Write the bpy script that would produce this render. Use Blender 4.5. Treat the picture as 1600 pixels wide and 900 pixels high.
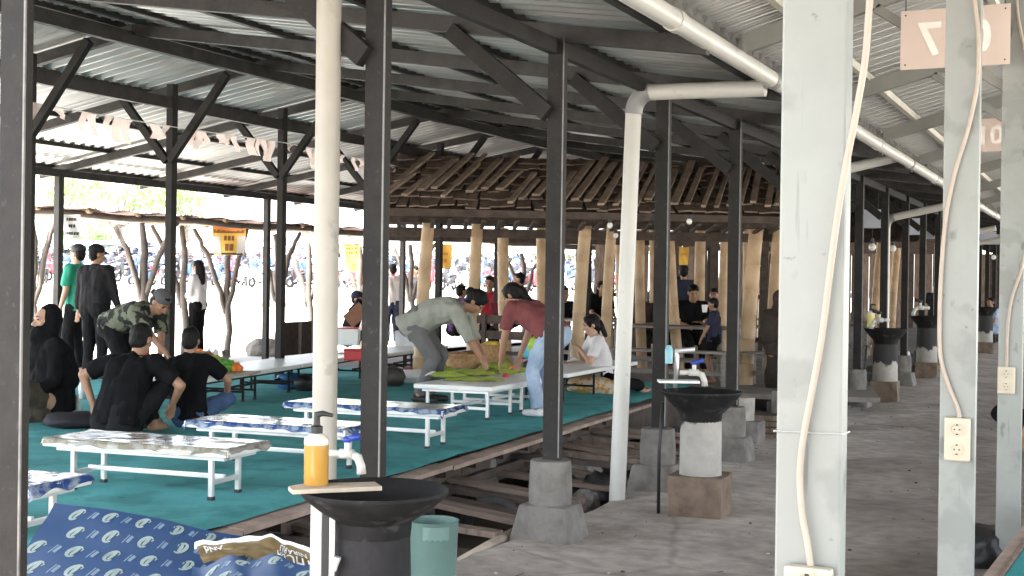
import bpy, bmesh, math, random
from mathutils import Vector, Matrix, Euler, noise
random.seed(7)
for o in list(bpy.data.objects): bpy.data.objects.remove(o)
SC = bpy.context.scene
COL = SC.collection
R = math.radians
V = Vector

# ------------------------------------------------------------------ camera
YAW, PITCH, ROLL = 25.4, -0.23, 0.8
cam_d = bpy.data.cameras.new('camera'); cam = bpy.data.objects.new('camera', cam_d); COL.objects.link(cam)
cam_d.sensor_width = 36; cam_d.lens = 45; cam_d.clip_start = .05; cam_d.clip_end = 2000
CM = (Matrix.Translation((0, 0, 1.5)) @ Matrix.Rotation(R(YAW), 4, 'Z') @ Matrix.Rotation(R(90+PITCH), 4, 'X') @ Matrix.Rotation(R(ROLL), 4, 'Z'))
cam.matrix_world = CM
SC.camera = cam
def ray(px, py): return CM.to_3x3() @ V(((px-800)/2000, (450-py)/2000, -1))
def at(px, py, d): return CM.translation + ray(px, py)*d
def gp(px, py, z):
    r = ray(px, py); return CM.translation + r*((z-1.5)/r.z)

# ------------------------------------------------------------------ sky, sun, exposure
SUN_EL, SUN_AZ = 66, 200           # elevation, compass bearing (clockwise from +Y)
w = bpy.data.worlds.new('World'); SC.world = w; w.use_nodes = True
nt = w.node_tree
sky = nt.nodes.new('ShaderNodeTexSky'); sky.sky_type = 'NISHITA'; sky.sun_disc = False
sky.sun_elevation = R(SUN_EL); sky.sun_rotation = R(SUN_AZ); sky.dust_density = 1.6; sky.air_density = 1.0; sky.ozone_density = .6
bg = nt.nodes['Background']; bg.inputs['Strength'].default_value = 0.15
hs = nt.nodes.new('ShaderNodeHueSaturation'); hs.inputs['Saturation'].default_value = .45   # hazy, nearly white sky
nt.links.new(sky.outputs[0], hs.inputs['Color']); nt.links.new(hs.outputs[0], bg.inputs[0])
sd = bpy.data.lights.new('sun', 'SUN'); sd.energy = 5; sd.angle = R(.6); sd.color = (1, .955, .89)
so = bpy.data.objects.new('sun', sd); COL.objects.link(so)
sdir = V((math.sin(R(SUN_AZ))*math.cos(R(SUN_EL)), math.cos(R(SUN_AZ))*math.cos(R(SUN_EL)), math.sin(R(SUN_EL))))
so.rotation_euler = sdir.to_track_quat('Z', 'Y').to_euler(); so.location = (0, -10, 30)
vs = SC.view_settings
vs.view_transform = 'Standard'; vs.look = 'None'; vs.gamma = 1; vs.use_curve_mapping = False; vs.exposure = 3.3
cy = SC.cycles
cy.use_denoising = True; cy.max_bounces = 9; cy.diffuse_bounces = 6; cy.glossy_bounces = 4; cy.transmission_bounces = 6
cy.sample_clamp_indirect = 8; cy.caustics_reflective = False; cy.caustics_refractive = False

# ------------------------------------------------------------------ materials
MATS = {}
def mat(name, col, rough=.6, metal=0., var=.18, scale=6., bump=0., bscale=40., col2=None, spec=.5, stretch=(1, 1, 1), trans=0., ior=1.45, detail=6, lo=.3, hi=.7, sheen=0):
    if name in MATS: return MATS[name]
    m = bpy.data.materials.new(name); m.use_nodes = True; n = m.node_tree; b = n.nodes['Principled BSDF']
    tc = n.nodes.new('ShaderNodeTexCoord'); mp = n.nodes.new('ShaderNodeMapping'); mp.inputs['Scale'].default_value = stretch
    n.links.new(tc.outputs['Object'], mp.inputs[0])
    nz = n.nodes.new('ShaderNodeTexNoise'); nz.inputs['Scale'].default_value = scale; nz.inputs['Detail'].default_value = detail; nz.inputs['Roughness'].default_value = .62
    n.links.new(mp.outputs[0], nz.inputs['Vector'])
    cr = n.nodes.new('ShaderNodeValToRGB')
    c2 = col2 or tuple(min(1, c*(1+var)) for c in col); c1 = col if col2 else tuple(c*(1-var) for c in col)
    cr.color_ramp.elements[0].position = lo; cr.color_ramp.elements[1].position = hi
    cr.color_ramp.elements[0].color = (*c1, 1); cr.color_ramp.elements[1].color = (*c2, 1)
    n.links.new(nz.outputs[0], cr.inputs[0]); n.links.new(cr.outputs[0], b.inputs['Base Color'])
    b.inputs['Roughness'].default_value = rough; b.inputs['Metallic'].default_value = metal
    b.inputs['Specular IOR Level'].default_value = spec; b.inputs['IOR'].default_value = ior
    b.inputs['Transmission Weight'].default_value = trans
    if rough > .1:
        mr = n.nodes.new('ShaderNodeMapRange'); mr.inputs[3].default_value = max(.03, rough-.1); mr.inputs[4].default_value = min(1, rough+.1)
        n.links.new(nz.outputs[0], mr.inputs[0]); n.links.new(mr.outputs[0], b.inputs['Roughness'])
    if bump:
        n2 = n.nodes.new('ShaderNodeTexNoise'); n2.inputs['Scale'].default_value = bscale; n2.inputs['Detail'].default_value = 5
        n.links.new(mp.outputs[0], n2.inputs['Vector'])
        bp = n.nodes.new('ShaderNodeBump'); bp.inputs['Strength'].default_value = bump; bp.inputs['Distance'].default_value = .01
        n.links.new(n2.outputs[0], bp.inputs['Height']); n.links.new(bp.outputs[0], b.inputs['Normal'])
    MATS[name] = m; m['nodes'] = 1
    return m

def translucent(name, col, mixv=.5, **k):
    m = mat(name, col, **k)
    n = m.node_tree; b = n.nodes['Principled BSDF']; out = n.nodes['Material Output']
    t = n.nodes.new('ShaderNodeBsdfTranslucent'); t.inputs[0].default_value = (*col, 1)
    mx = n.nodes.new('ShaderNodeMixShader'); mx.inputs[0].default_value = mixv
    n.links.new(b.outputs[0], mx.inputs[1]); n.links.new(t.outputs[0], mx.inputs[2]); n.links.new(mx.outputs[0], out.inputs[0])
    return m

# ------------------------------------------------------------------ mesh helpers
def ortho(d, up=V((0, 0, 1))):
    d = d.normalized()
    if abs(d.dot(up)) > .98: up = V((0, 1, 0)) if abs(d.y) < .9 else V((1, 0, 0))
    x = d.cross(up).normalized(); y = x.cross(d).normalized()
    return x, y, d

class MB:
    def __init__(s): s.v = []; s.f = []; s.mi = []; s.cur = 0
    def add(s, vs, fs):
        o = len(s.v); s.v += [tuple(p) for p in vs]
        for f in fs: s.f.append([i+o for i in f]); s.mi.append(s.cur)
    def box(s, c, size, rot=None, bev=0.0):
        sx, sy, sz = (q/2 for q in size); c = V(c)
        M = rot.to_matrix() if isinstance(rot, Euler) else (rot if rot is not None else Matrix.Identity(3))
        if not bev:
            P = [V((x, y, z)) for x in (-sx, sx) for y in (-sy, sy) for z in (-sz, sz)]
            F = [(0, 1, 3, 2), (4, 6, 7, 5), (0, 4, 5, 1), (2, 3, 7, 6), (0, 2, 6, 4), (1, 5, 7, 3)]
            s.add([c+M@p for p in P], F); return s
        bm = bmesh.new(); bmesh.ops.create_cube(bm, size=1)
        for q in bm.verts: q.co = V((q.co.x*size[0], q.co.y*size[1], q.co.z*size[2]))
        bmesh.ops.bevel(bm, geom=list(bm.edges), offset=bev, segments=2, affect='EDGES', profile=.6)
        bm.verts.index_update()
        s.add([c+M@q.co for q in bm.verts], [[q.index for q in f.verts] for f in bm.faces]); bm.free(); return s
    def bar(s, p0, p1, w, h, up=V((0, 0, 1)), bev=0):
        p0, p1 = V(p0), V(p1); d = p1-p0; x, y, z = ortho(d, V(up))
        M = Matrix((x, y, z)).transposed()
        return s.box((p0+p1)/2, (w, h, d.length), M, bev)
    def tube(s, pts, r, n=10, cap=True):
        pts = [V(p) for p in pts]; rs = r if isinstance(r, (list, tuple)) else [r]*len(pts)
        vs = []; x = None
        for i, p in enumerate(pts):
            d = (pts[min(i+1, len(pts)-1)]-pts[max(i-1, 0)])
            if d.length < 1e-9: d = V((0, 0, 1))
            d.normalize()
            if x is None: x, y, _ = ortho(d)
            else:
                x = (x-d*x.dot(d)).normalized()
            y = d.cross(x)
            for k in range(n):
                a = 2*math.pi*k/n; vs.append(p+(x*math.cos(a)+y*math.sin(a))*rs[i])
        fs = [(i*n+k, i*n+(k+1) % n, (i+1)*n+(k+1) % n, (i+1)*n+k) for i in range(len(pts)-1) for k in range(n)]
        if cap: fs += [tuple(range(n))[::-1], tuple((len(pts)-1)*n+k for k in range(n))]
        s.add(vs, fs); return s
    def lathe(s, prof, n=24, c=(0, 0, 0), cap=False, jit=0):
        c = V(c); vs = []
        for (r, z) in prof:
            for k in range(n):
                a = 2*math.pi*k/n; q = 1+jit*noise.noise(V((math.cos(a)*1.5, math.sin(a)*1.5, z*6+c.x*3)))
                vs.append(c+V((r*q*math.cos(a), r*q*math.sin(a), z)))
        m = len(prof)
        fs = [(i*n+k, i*n+(k+1) % n, (i+1)*n+(k+1) % n, (i+1)*n+k) for i in range(m-1) for k in range(n)]
        if cap: fs += [tuple(range(n))[::-1], tuple((m-1)*n+k for k in range(n))]
        s.add(vs, fs); return s
    def grid(s, f, nu, nv):
        vs = [V(f(i/nu, j/nv)) for i in range(nu+1) for j in range(nv+1)]
        fs = [(i*(nv+1)+j, (i+1)*(nv+1)+j, (i+1)*(nv+1)+j+1, i*(nv+1)+j+1) for i in range(nu) for j in range(nv)]
        s.add(vs, fs); return s
    def prism(s, poly, f, t):        # 2-D polygon mapped by f(u,v)->V ; extruded by vector t
        n = len(poly); a = [V(f(*p)) for p in poly]; t = V(t)
        s.add(a+[p+t for p in a], [tuple(range(n))[::-1], tuple(range(n, 2*n))]+[(i, (i+1) % n, n+(i+1) % n, n+i) for i in range(n)]); return s
    def ico(s, c, rad, sub=2, amp=0., fr=2., seed=0):
        bm = bmesh.new(); bmesh.ops.create_icosphere(bm, subdivisions=sub, radius=1)
        for q in bm.verts:
            k = 1+amp*noise.noise(q.co*fr+V((seed*7.1, seed*3.3, seed))); q.co = V((q.co.x*rad[0], q.co.y*rad[1], q.co.z*rad[2]))*k+V(c)
        bm.verts.index_update()
        s.add([q.co for q in bm.verts], [[q.index for q in f.verts] for f in bm.faces]); bm.free(); return s
    def mesh(s, name, mats, smooth=False):
        me = bpy.data.meshes.new(name); me.from_pydata(s.v, [], s.f)
        for m in (mats if isinstance(mats, (list, tuple)) else [mats]): me.materials.append(m)
        if len(me.materials) > 1: me.polygons.foreach_set('material_index', s.mi)
        if smooth: me.polygons.foreach_set('use_smooth', [True]*len(me.polygons))
        bm = bmesh.new(); bm.from_mesh(me); bmesh.ops.recalc_face_normals(bm, faces=bm.faces); bm.to_mesh(me); bm.free()
        me.update(); return me
    def build(s, name, mats, parent=None, smooth=False, loc=None, auto=None):
        o = bpy.data.objects.new(name, s.mesh(name, mats, smooth or auto is not None)); COL.objects.link(o)
        if auto is not None:
            bm = bmesh.new(); bm.from_mesh(o.data)
            for e in bm.edges:
                if len(e.link_faces) == 2 and e.calc_face_angle(0) > R(auto): e.smooth = False
            bm.to_mesh(o.data); bm.free()
        if parent is not None: o.parent = parent
        if loc is not None: o.location = loc
        return o

def tag(o, label=None, cat=None, group=None, kind=None):
    if label: o['label'] = label
    if cat: o['category'] = cat
    if group: o['group'] = group
    if kind: o['kind'] = kind
    return o
def thing(name, label, cat, loc=(0, 0, 0), rz=0, group=None):
    o = bpy.data.objects.new(name, None); COL.objects.link(o); o.location = loc; o.rotation_euler = (0, 0, rz); o.empty_display_size = .1
    return tag(o, label, cat, group)
def struct(o): o['kind'] = 'structure'; return o
def dup(o, parent=None, **kw):
    c = o.copy(); COL.objects.link(c)
    if parent is not None: c.parent = parent
    for ch in list(o.children): dup(ch, c)
    for k, v in kw.items():
        if k == 'loc': c.location = v
        elif k == 'rz': c.rotation_euler = (0, 0, v)
        else: c[k] = v
    return c
def text_mesh(body, size, M, name, m, parent, ext=.002, bold=0.0):
    cu = bpy.data.curves.new('text', 'FONT'); cu.body = body; cu.size = size; cu.extrude = ext; cu.offset = bold; cu.align_x = 'CENTER'; cu.align_y = 'CENTER'; cu.resolution_u = 3
    ob = bpy.data.objects.new('text', cu); COL.objects.link(ob)
    dg = bpy.context.evaluated_depsgraph_get(); dg.update()
    me = bpy.data.meshes.new_from_object(ob.evaluated_get(dg)); bpy.data.objects.remove(ob)
    me.transform(M)
    me.materials.clear(); me.materials.append(m)
    o = bpy.data.objects.new(name, me); COL.objects.link(o)
    if parent is not None: o.parent = parent
    return o
def lerp(a, b, t): return a+(b-a)*t
def nz3(x, y, z=0., s=1.): return noise.noise(V((x*s, y*s, z*s)))
def fbm(x, y, z=0): return noise.fractal(V((x, y, z)), 1., 2., 4)

# material palette
M_dark = mat('black_painted_steel', (.022, .0205, .0195), .6, .0, .35, 5, .15, 50, spec=.18)
M_rust = mat('old_dark_steel', (.035, .032, .03), .55, .35, .45, 7, .2, 40)
M_galv = mat('galvanised_channel', (.25, .26, .245), .45, .15, .10, 3.2, .05, 30)
def stains(m, sc, thr, dark, st=(1, 1, 1)):
    n = m.node_tree; b = n.nodes['Principled BSDF']; lk = b.inputs['Base Color'].links[0]; src = lk.from_socket
    z = n.nodes.new('ShaderNodeTexNoise'); z.inputs['Scale'].default_value = sc; z.inputs['Detail'].default_value = 7; q = n.nodes.new('ShaderNodeMapping'); q.inputs['Scale'].default_value = st; n.links.new(n.nodes['Texture Coordinate'].outputs['Object'], q.inputs[0]); n.links.new(q.outputs[0], z.inputs[0])
    r = n.nodes.new('ShaderNodeMapRange'); r.inputs[1].default_value = thr; r.inputs[2].default_value = thr+.06; r.inputs[3].default_value = 1; r.inputs[4].default_value = dark; n.links.new(z.outputs[0], r.inputs[0])
    x = n.nodes.new('ShaderNodeMix'); x.data_type = 'RGBA'; x.blend_type = 'MULTIPLY'; x.inputs[0].default_value = 1; n.links.new(src, x.inputs[6]); n.links.new(r.outputs[0], x.inputs[7]); n.links.new(x.outputs[2], b.inputs['Base Color'])
stains(M_galv, 26, .70, .45); stains(M_galv, 5, .56, .84); stains(M_galv, 45, .66, .72, (1, 1, .06)); stains(M_galv, 12, .64, .62, (1, 1, .5)); stains(M_dark, 34, .64, 1.7)
M_galv_roof = mat('galvalume_roof_sheet', (.52, .52, .50), .38, .55, .07, 1.2)
M_old_roof = mat('old_metal_roof_sheet', (.36, .355, .345), .34, .5, .25, 1.1, col2=(.58, .575, .56), stretch=(.4, 2.5, 1))
M_pale = mat('cream_painted_steel', (.50, .48, .41), .55, .0, .14, 4)
M_pvc = mat('white_pvc_pipe', (.52, .51, .475), .35, 0, .06, 3, .02, 20)
M_pvc_cream = mat('cream_pvc_pipe', (.37, .345, .30), .4, 0, .08, 3, .03, 20)
M_lit_edge = mat('painted_lit_edge', (.16, .155, .15), .5, .3, .3, 14)  # pale tone standing in for light on the post edges
M_pvc_grey = mat('grey_pvc', (.22, .22, .215), .4, 0, .15, 5)
M_conc = mat('rough_concrete', (.17, .155, .14), .9, 0, .4, 6, .6, 35)
M_conc_pale = mat('pale_rendered_concrete', (.33, .31, .28), .9, 0, .35, 5, .6, 30)
M_brown_cement = mat('brown_stained_cement', (.16, .115, .085), .9, 0, .35, 9, .6, 35)
M_wood = mat('weathered_wood', (.21, .155, .12), .85, 0, .45, 6, .5, 25, stretch=(3, 3, .6))
M_wood_dark = mat('dark_old_wood', (.075, .055, .045), .85, 0, .45, 7, .5, 25)
M_wood_pale = mat('pale_board', (.48, .40, .32), .8, 0, .25, 6, .3, 25)
M_bamboo = mat('dry_bamboo', (.47, .325, .195), .5, 0, .24, 3, .1, 20, stretch=(2, 2, 1))
M_bamboo_grey = mat('grey_branch', (.125, .105, .09), .75, 0, .35, 5, .4, 20)
M_white = mat('white_laminate', (.78, .77, .74), .35, 0, .05, 6)
M_alu = mat('aluminium_leg', (.62, .62, .62), .35, .6, .1, 8)
M_black = mat('black_plastic', (.02, .02, .022), .5, 0, .2, 10)
M_skin = mat('brown_skin', (.34, .185, .115), .5, 0, .10, 12)
M_skin_light = mat('light_brown_skin', (.46, .28, .19), .5, 0, .08, 12)
M_hair = mat('black_hair', (.008, .007, .007), .6, 0, .4, 30, .4, 120, spec=.2)
M_lip = mat('lips', (.28, .10, .085), .5)
M_eye = mat('dark_eye', (.015, .01, .008), .25)
stains(M_pvc_cream, 9, .63, .8); stains(M_pvc, 12, .66, .82)
# ------------------------------------------------------------------ ground, path, platform
def gnd_f(u, v): return V((-400+800*u, -400+800*v, -.28))
struct(MB().grid(gnd_f, 8, 8).build('ground', mat('bare_earth', (.10, .078, .06), .95, 0, .35, .7, .5, 8)))
# bright yard outside on the left: pale concrete sheet with a slight fall
def yard_f(u, v):
    x = lerp(-170, -11.9, u); y = lerp(-60, 200, v); return V((x, y, .19+.02*nz3(x*.3, y*.3)))
struct(MB().grid(yard_f, 60, 90).build('yard', mat('sunlit_concrete_yard', (.46, .44, .40), .9, 0, .12, .6, .3, 6)))
struct(MB().grid(lambda u, v: V((lerp(4.85, 120, u), lerp(-60, 150, v), -.06)), 6, 6).build('yard', MATS['sunlit_concrete_yard']))
struct(MB().grid(lambda u, v: V((lerp(-11.9, 4.85, u), lerp(-60, -7.5, v), -.05)), 6, 6).build('yard', MATS['sunlit_concrete_yard']))

# trodden concrete path, mixed to darker brown towards the right
mp_ = mat('trodden_path', (.36, .31, .27), .75, 0, .4, 1.3, .6, 14, col2=(.58, .52, .465), lo=.36, hi=.72, detail=9)
n = mp_.node_tree
vor = n.nodes.new('ShaderNodeTexVoronoi'); vor.feature = 'DISTANCE_TO_EDGE'; vor.inputs['Scale'].default_value = .27
tc = n.nodes['Texture Coordinate']; nzw = n.nodes.new('ShaderNodeTexNoise'); nzw.inputs['Scale'].default_value = 2.2
mixv = n.nodes.new('ShaderNodeMix'); mixv.data_type = 'VECTOR'; mixv.inputs[0].default_value = .12
n.links.new(tc.outputs['Object'], mixv.inputs[4]); n.links.new(nzw.outputs['Color'], mixv.inputs[5]); n.links.new(tc.outputs['Object'], nzw.inputs[0])
n.links.new(mixv.outputs[1], vor.inputs['Vector'])
crk = n.nodes.new('ShaderNodeMapRange'); crk.inputs[1].default_value = .0; crk.inputs[2].default_value = .006; crk.inputs[3].default_value = .74; crk.inputs[4].default_value = 1
n.links.new(vor.outputs['Distance'], crk.inputs[0])
mul = n.nodes.new('ShaderNodeMix'); mul.data_type = 'RGBA'; mul.blend_type = 'MULTIPLY'; mul.inputs[0].default_value = 1
ramp = n.nodes['Color Ramp'] if 'Color Ramp' in n.nodes else [q for q in n.nodes if q.type == 'VALTORGB'][0]
# broad light/dark wear
nzb = n.nodes.new('ShaderNodeTexNoise'); nzb.inputs['Scale'].default_value = 9; nzb.inputs['Detail'].default_value = 8
mpb = n.nodes.new('ShaderNodeMapping'); mpb.inputs['Scale'].default_value = (.8, .9, 1); n.links.new(tc.outputs['Object'], mpb.inputs[0]); n.links.new(mpb.outputs[0], nzb.inputs[0])
rb = n.nodes.new('ShaderNodeMapRange'); rb.inputs[1].default_value = .3; rb.inputs[2].default_value = .7; rb.inputs[3].default_value = .74; rb.inputs[4].default_value = 1.25
n.links.new(nzb.outputs[0], rb.inputs[0])
ml2 = n.nodes.new('ShaderNodeMath'); ml2.operation = 'MULTIPLY'; n.links.new(rb.outputs[0], ml2.inputs[0]); n.links.new(crk.outputs[0], ml2.inputs[1])
sx_ = n.nodes.new('ShaderNodeSeparateXYZ'); n.links.new(tc.outputs['Object'], sx_.inputs[0])
nzs = n.nodes.new('ShaderNodeTexNoise'); nzs.inputs['Scale'].default_value = .9; nzs.inputs['Detail'].default_value = 8; n.links.new(tc.outputs['Object'], nzs.inputs[0])
ads = n.nodes.new('ShaderNodeMath'); ads.operation = 'MULTIPLY_ADD'; ads.inputs[1].default_value = 2.4; n.links.new(nzs.outputs[0], ads.inputs[0]); n.links.new(sx_.outputs[0], ads.inputs[2])
mrs = n.nodes.new('ShaderNodeMapRange'); mrs.inputs[1].default_value = -1.1; mrs.inputs[2].default_value = .2; n.links.new(ads.outputs[0], mrs.inputs[0])
lane_mix = n.nodes.new('ShaderNodeMix'); lane_mix.data_type = 'RGBA'; lane_mix.inputs[7].default_value = (.20, .165, .142, 1); n.links.new(mrs.outputs[0], lane_mix.inputs[0]); n.links.new(ramp.outputs[0], lane_mix.inputs[6])  # blends in darker brown towards the right, noisy boundary
n.links.new(lane_mix.outputs[2], mul.inputs[6]); n.links.new(ml2.outputs[0], mul.inputs[7]); n.links.new(mul.outputs[2], n.nodes['Principled BSDF'].inputs['Base Color'])
mb = MB()
ys = [-7.6+.5*i for i in range(10)]+[-2.6+.09*i for i in range(230)]
while ys[-1] < 72: ys.append(ys[-1]+.5)
xs_n = 44
def path_pt(i, y):
    x0 = -3.16+.07*nz3(y*1.7, 3.1)+.03*nz3(y*6, 1.2); x1 = 4.9
    t = i/xs_n; x = lerp(x0, x1, t**1.6)
    z = .028*fbm(x*.9, y*.55, 2)+.010*fbm(x*3.5, y*2.4, 5)
    return V((x, y, z))
vs_ = [path_pt(i, y) for y in ys for i in range(xs_n+1)]
W_ = xs_n+1
fs_ = [(j*W_+i, j*W_+i+1, (j+1)*W_+i+1, (j+1)*W_+i) for j in range(len(ys)-1) for i in range(xs_n)]
b0 = len(vs_)
for j, y in enumerate(ys): q = vs_[j*W_]; vs_.append(V((q.x+.05, q.y, -.3)))
fs_ += [(j*W_, (j+1)*W_, b0+j+1, b0+j) for j in range(len(ys)-1)]
mb.add(vs_, fs_); struct(mb.build('path', mp_, smooth=True))

# hall floor behind and beyond the carpeted platform
mdirt = mat('packed_dirt_floor', (.17, .145, .125), .95, 0, .35, 1.2, .6, 14)
mb = MB(); mb.grid(lambda u, v: V((lerp(-11.95, -3.9, u), lerp(15.9, 72, v), .14+.03*fbm(u*9, v*40))), 20, 90)
struct(mb.build('hall_floor', mdirt, smooth=True))

# platform edge runs slightly skew to the aisle
def edge_x(y): return -4.04-(y-5.25)*.0697
HP = .25
plat = thing('platform', 'low timber platform under the teal carpet, with a bare plank along its edge', 'platform', (-7, 8, 0))
def pl(o): o.parent = plat; o.matrix_parent_inverse = Matrix.Translation(plat.location).inverted(); return o
mb = MB()
for k in range(9):
    ya, yb = 4.02+k*1.3, 4.02+(k+1)*1.3-.012
    xa, xb = edge_x(ya), edge_x(yb)
    f = lambda x, y, z=0: V((x, y, z))
    dz = .008*random.uniform(-1, 1); dx = random.uniform(-.015, .015)
    P = [V((xa+dx-.1, ya, HP-.025+dz)), V((xa+dx+.035, ya, HP-.03+dz)), V((xb+dx+.035, yb, HP-.03+dz)), V((xb+dx-.1, yb, HP-.025+dz))]
    mb.add(P+[p-V((0, 0, .03)) for p in P], [(0, 1, 2, 3), (7, 6, 5, 4), (0, 4, 5, 1), (1, 5, 6, 2), (2, 6, 7, 3), (3, 7, 4, 0)])
pl(mb.build('edge_plank', mat('bare_edge_plank', (.36, .27, .22), .85, 0, .35, 5, .5, 22)))
for zz, xo in ((.10, -.14), (.02, -.1)):
    mb = MB()
    for k in range(8):
        ya, yb = 4.05+k*1.45, 4.05+(k+1)*1.45-.02
        mb.bar((edge_x(ya)+xo, ya, zz), (edge_x(yb)+xo, yb, zz), .05, .07)
    pl(mb.build('bearer', M_wood_dark))
for k in range(22):
    y = 4.15+k*.54
    pl(MB().bar((edge_x(y)-.02, y, .165), (edge_x(y)-3.0, y, .165), .05, .08).build('joist', M_wood_dark))
for k in range(10):
    y = 4.2+k*1.2
    pl(MB().lathe([(.10, -.28), (.11, -.1), (.08, .12)], 10, (edge_x(y)-.18, y, 0), True).build('stub_post', M_conc))
# carpet: soft waves and wrinkles
mcar = mat('teal_carpet', (.10, .37, .37), .95, 0, .22, 2.2, .6, 160, spec=.15)
stains(mcar, 2.6, .54, .80); stains(mcar, 11, .66, .72)
def carpet_f(u, v):
    y = lerp(4.04, 15.6, v); x1 = edge_x(y)-.09+.02*nz3(y*2.1, 8); x = lerp(-11.2, x1, u)
    z = HP+.006+.008*fbm(x*1.2, y*1.2)+.007*max(0, 1-abs(((y+.25*x+.15*nz3(x*1.3, y*.2)) % 2.05)-1)*14)+.004*max(0, nz3(x*2.3+y*.8, y*.5, 4)-.1)*4
    if u == 1: z -= .02
    return V((x, y, z))
tag(MB().grid(carpet_f, 90, 150).build('carpet', mcar, smooth=True), 'wide teal carpet spread over the low platform where people sit', 'carpet')
mb = MB(); mb.box((-7.85, 9.85, .06), (6.6, 11.4, .34)); pl(mb.build('core', M_wood_dark))

# second small platform, bottom right corner
p2 = thing('platform', 'small platform with weathered plank edge and turquoise mat, bottom right corner', 'platform', (0, 0, 0))
A = gp(1550, 900, .4); B = gp(1594, 842, .4)
dirp = (B-A).normalized(); side = V((dirp.y, -dirp.x, 0)); A = A-dirp*.8; L = 2.6
def strip(o0, o1, z0, z1):
    a, b = A+side*o0, A+side*o1; P = [a, b, b+dirp*L, a+dirp*L]
    P = [V((p.x, p.y, z1)) for p in P]; Q = [V((p.x, p.y, z0)) for p in P]
    return MB().add(P+Q, [(0, 1, 2, 3), (7, 6, 5, 4), (0, 4, 5, 1), (1, 5, 6, 2), (2, 6, 7, 3), (3, 7, 4, 0)])
def stripo(name, m, *a):
    mb = MB(); a_, b_ = A+side*a[0], A+side*a[1]; P = [a_, b_, b_+dirp*L, a_+dirp*L]
    P = [V((p.x, p.y, a[3])) for p in P]; Q = [V((p.x, p.y, a[2])) for p in P]
    mb.add(P+Q, [(0, 1, 2, 3), (7, 6, 5, 4), (0, 4, 5, 1), (1, 5, 6, 2), (2, 6, 7, 3), (3, 7, 4, 0)]); return mb.build(name, m, p2)
stripo('edge_plank', MATS['bare_edge_plank'], -.03, .022, .34, .40)
stripo('edge_plank', M_wood, .027, .042, .33, .408)
stripo('fascia', M_wood_dark, .0, 1.6, 0, .335)
stripo('mat', mat('turquoise_mat', (.02, .26, .27), .9, 0, .12, 9, .4, 90), .046, 1.6, .36, .405)

# ------------------------------------------------------------------ ditch: planks, stones, bags
GZ = -.28
M_dplank = mat('brown_ditch_plank', (.20, .145, .115), .85, 0, .4, 4, .5, 22, stretch=(.5, 4, 4))
for k in range(24):
    y = 4.9+k*.30+random.uniform(-.05, .05)
    if k in (7, 12, 13, 18): continue
    z0 = .06+random.uniform(-.05, .05); tl_ = random.uniform(-.07, .05)
    o = MB().bar((edge_x(y)-.15, y+random.uniform(-.1, .1), z0), (-3.22+random.uniform(-.12, .04), y+random.uniform(-.1, .1), z0-.06+tl_), random.uniform(.09, .17), .035).build('plank', random.choice([M_dplank, M_dplank, M_wood, M_wood_dark]))
    tag(o, 'weathered brown plank lying across the ditch between platform and path', 'plank', 'old planks bridging the ditch')
tag(MB().tube([gp(722, 880, -.02), gp(782, 846, -.02), gp(808, 832, -.05)], [.04, .042, .038], 10).build('log', M_wood_pale, smooth=True), 'pale round log lying along the path edge beyond the green bin', 'log')
c = gp(775, 815, -.1)
mb = MB(); pr = []
for k in range(15):
    a = R(-10+k*13); pr.append(c+V((-.24*math.cos(a), .05*math.cos(a), .2*math.sin(a)-.06)))
mb.tube(pr, [.035]*15, 8); tag(mb.build('tyre', mat('dusty_rubber', (.045, .04, .037), .85, 0, .4, 12, .5, 40), smooth=True), 'half buried dusty tyre among the planks beside the concrete footing', 'tyre')
for (px, py, s, m, lab) in ((914, 735, .13, M_conc_pale, 'pointed pale rock behind the second dark post'), (938, 772, .15, mat('black_bag', (.012, .012, .013), .45, 0, .3, 8, .4, 30), 'black plastic bag bulging in the ditch beside the leaning white pipe'),
        (838, 735, .12, MATS['black_bag'], 'black plastic bag in the ditch to the left of the second dark post'), (915, 788, .10, M_conc, 'low grey rock against the path edge'), (1000, 715, .1, M_conc, 'small grey stone in the ditch before the third dark post')):
    p = gp(px, py, -.12)
    o = MB().ico(p, (s*1.15, s, s*1.1), 3, .35, 2.2, px).build('rock' if 'ro' in lab or 'stone' in lab else 'plastic_bag', m, smooth='bag' in lab)
    tag(o, lab, 'rock' if 'bag' not in lab else 'bag')

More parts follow.
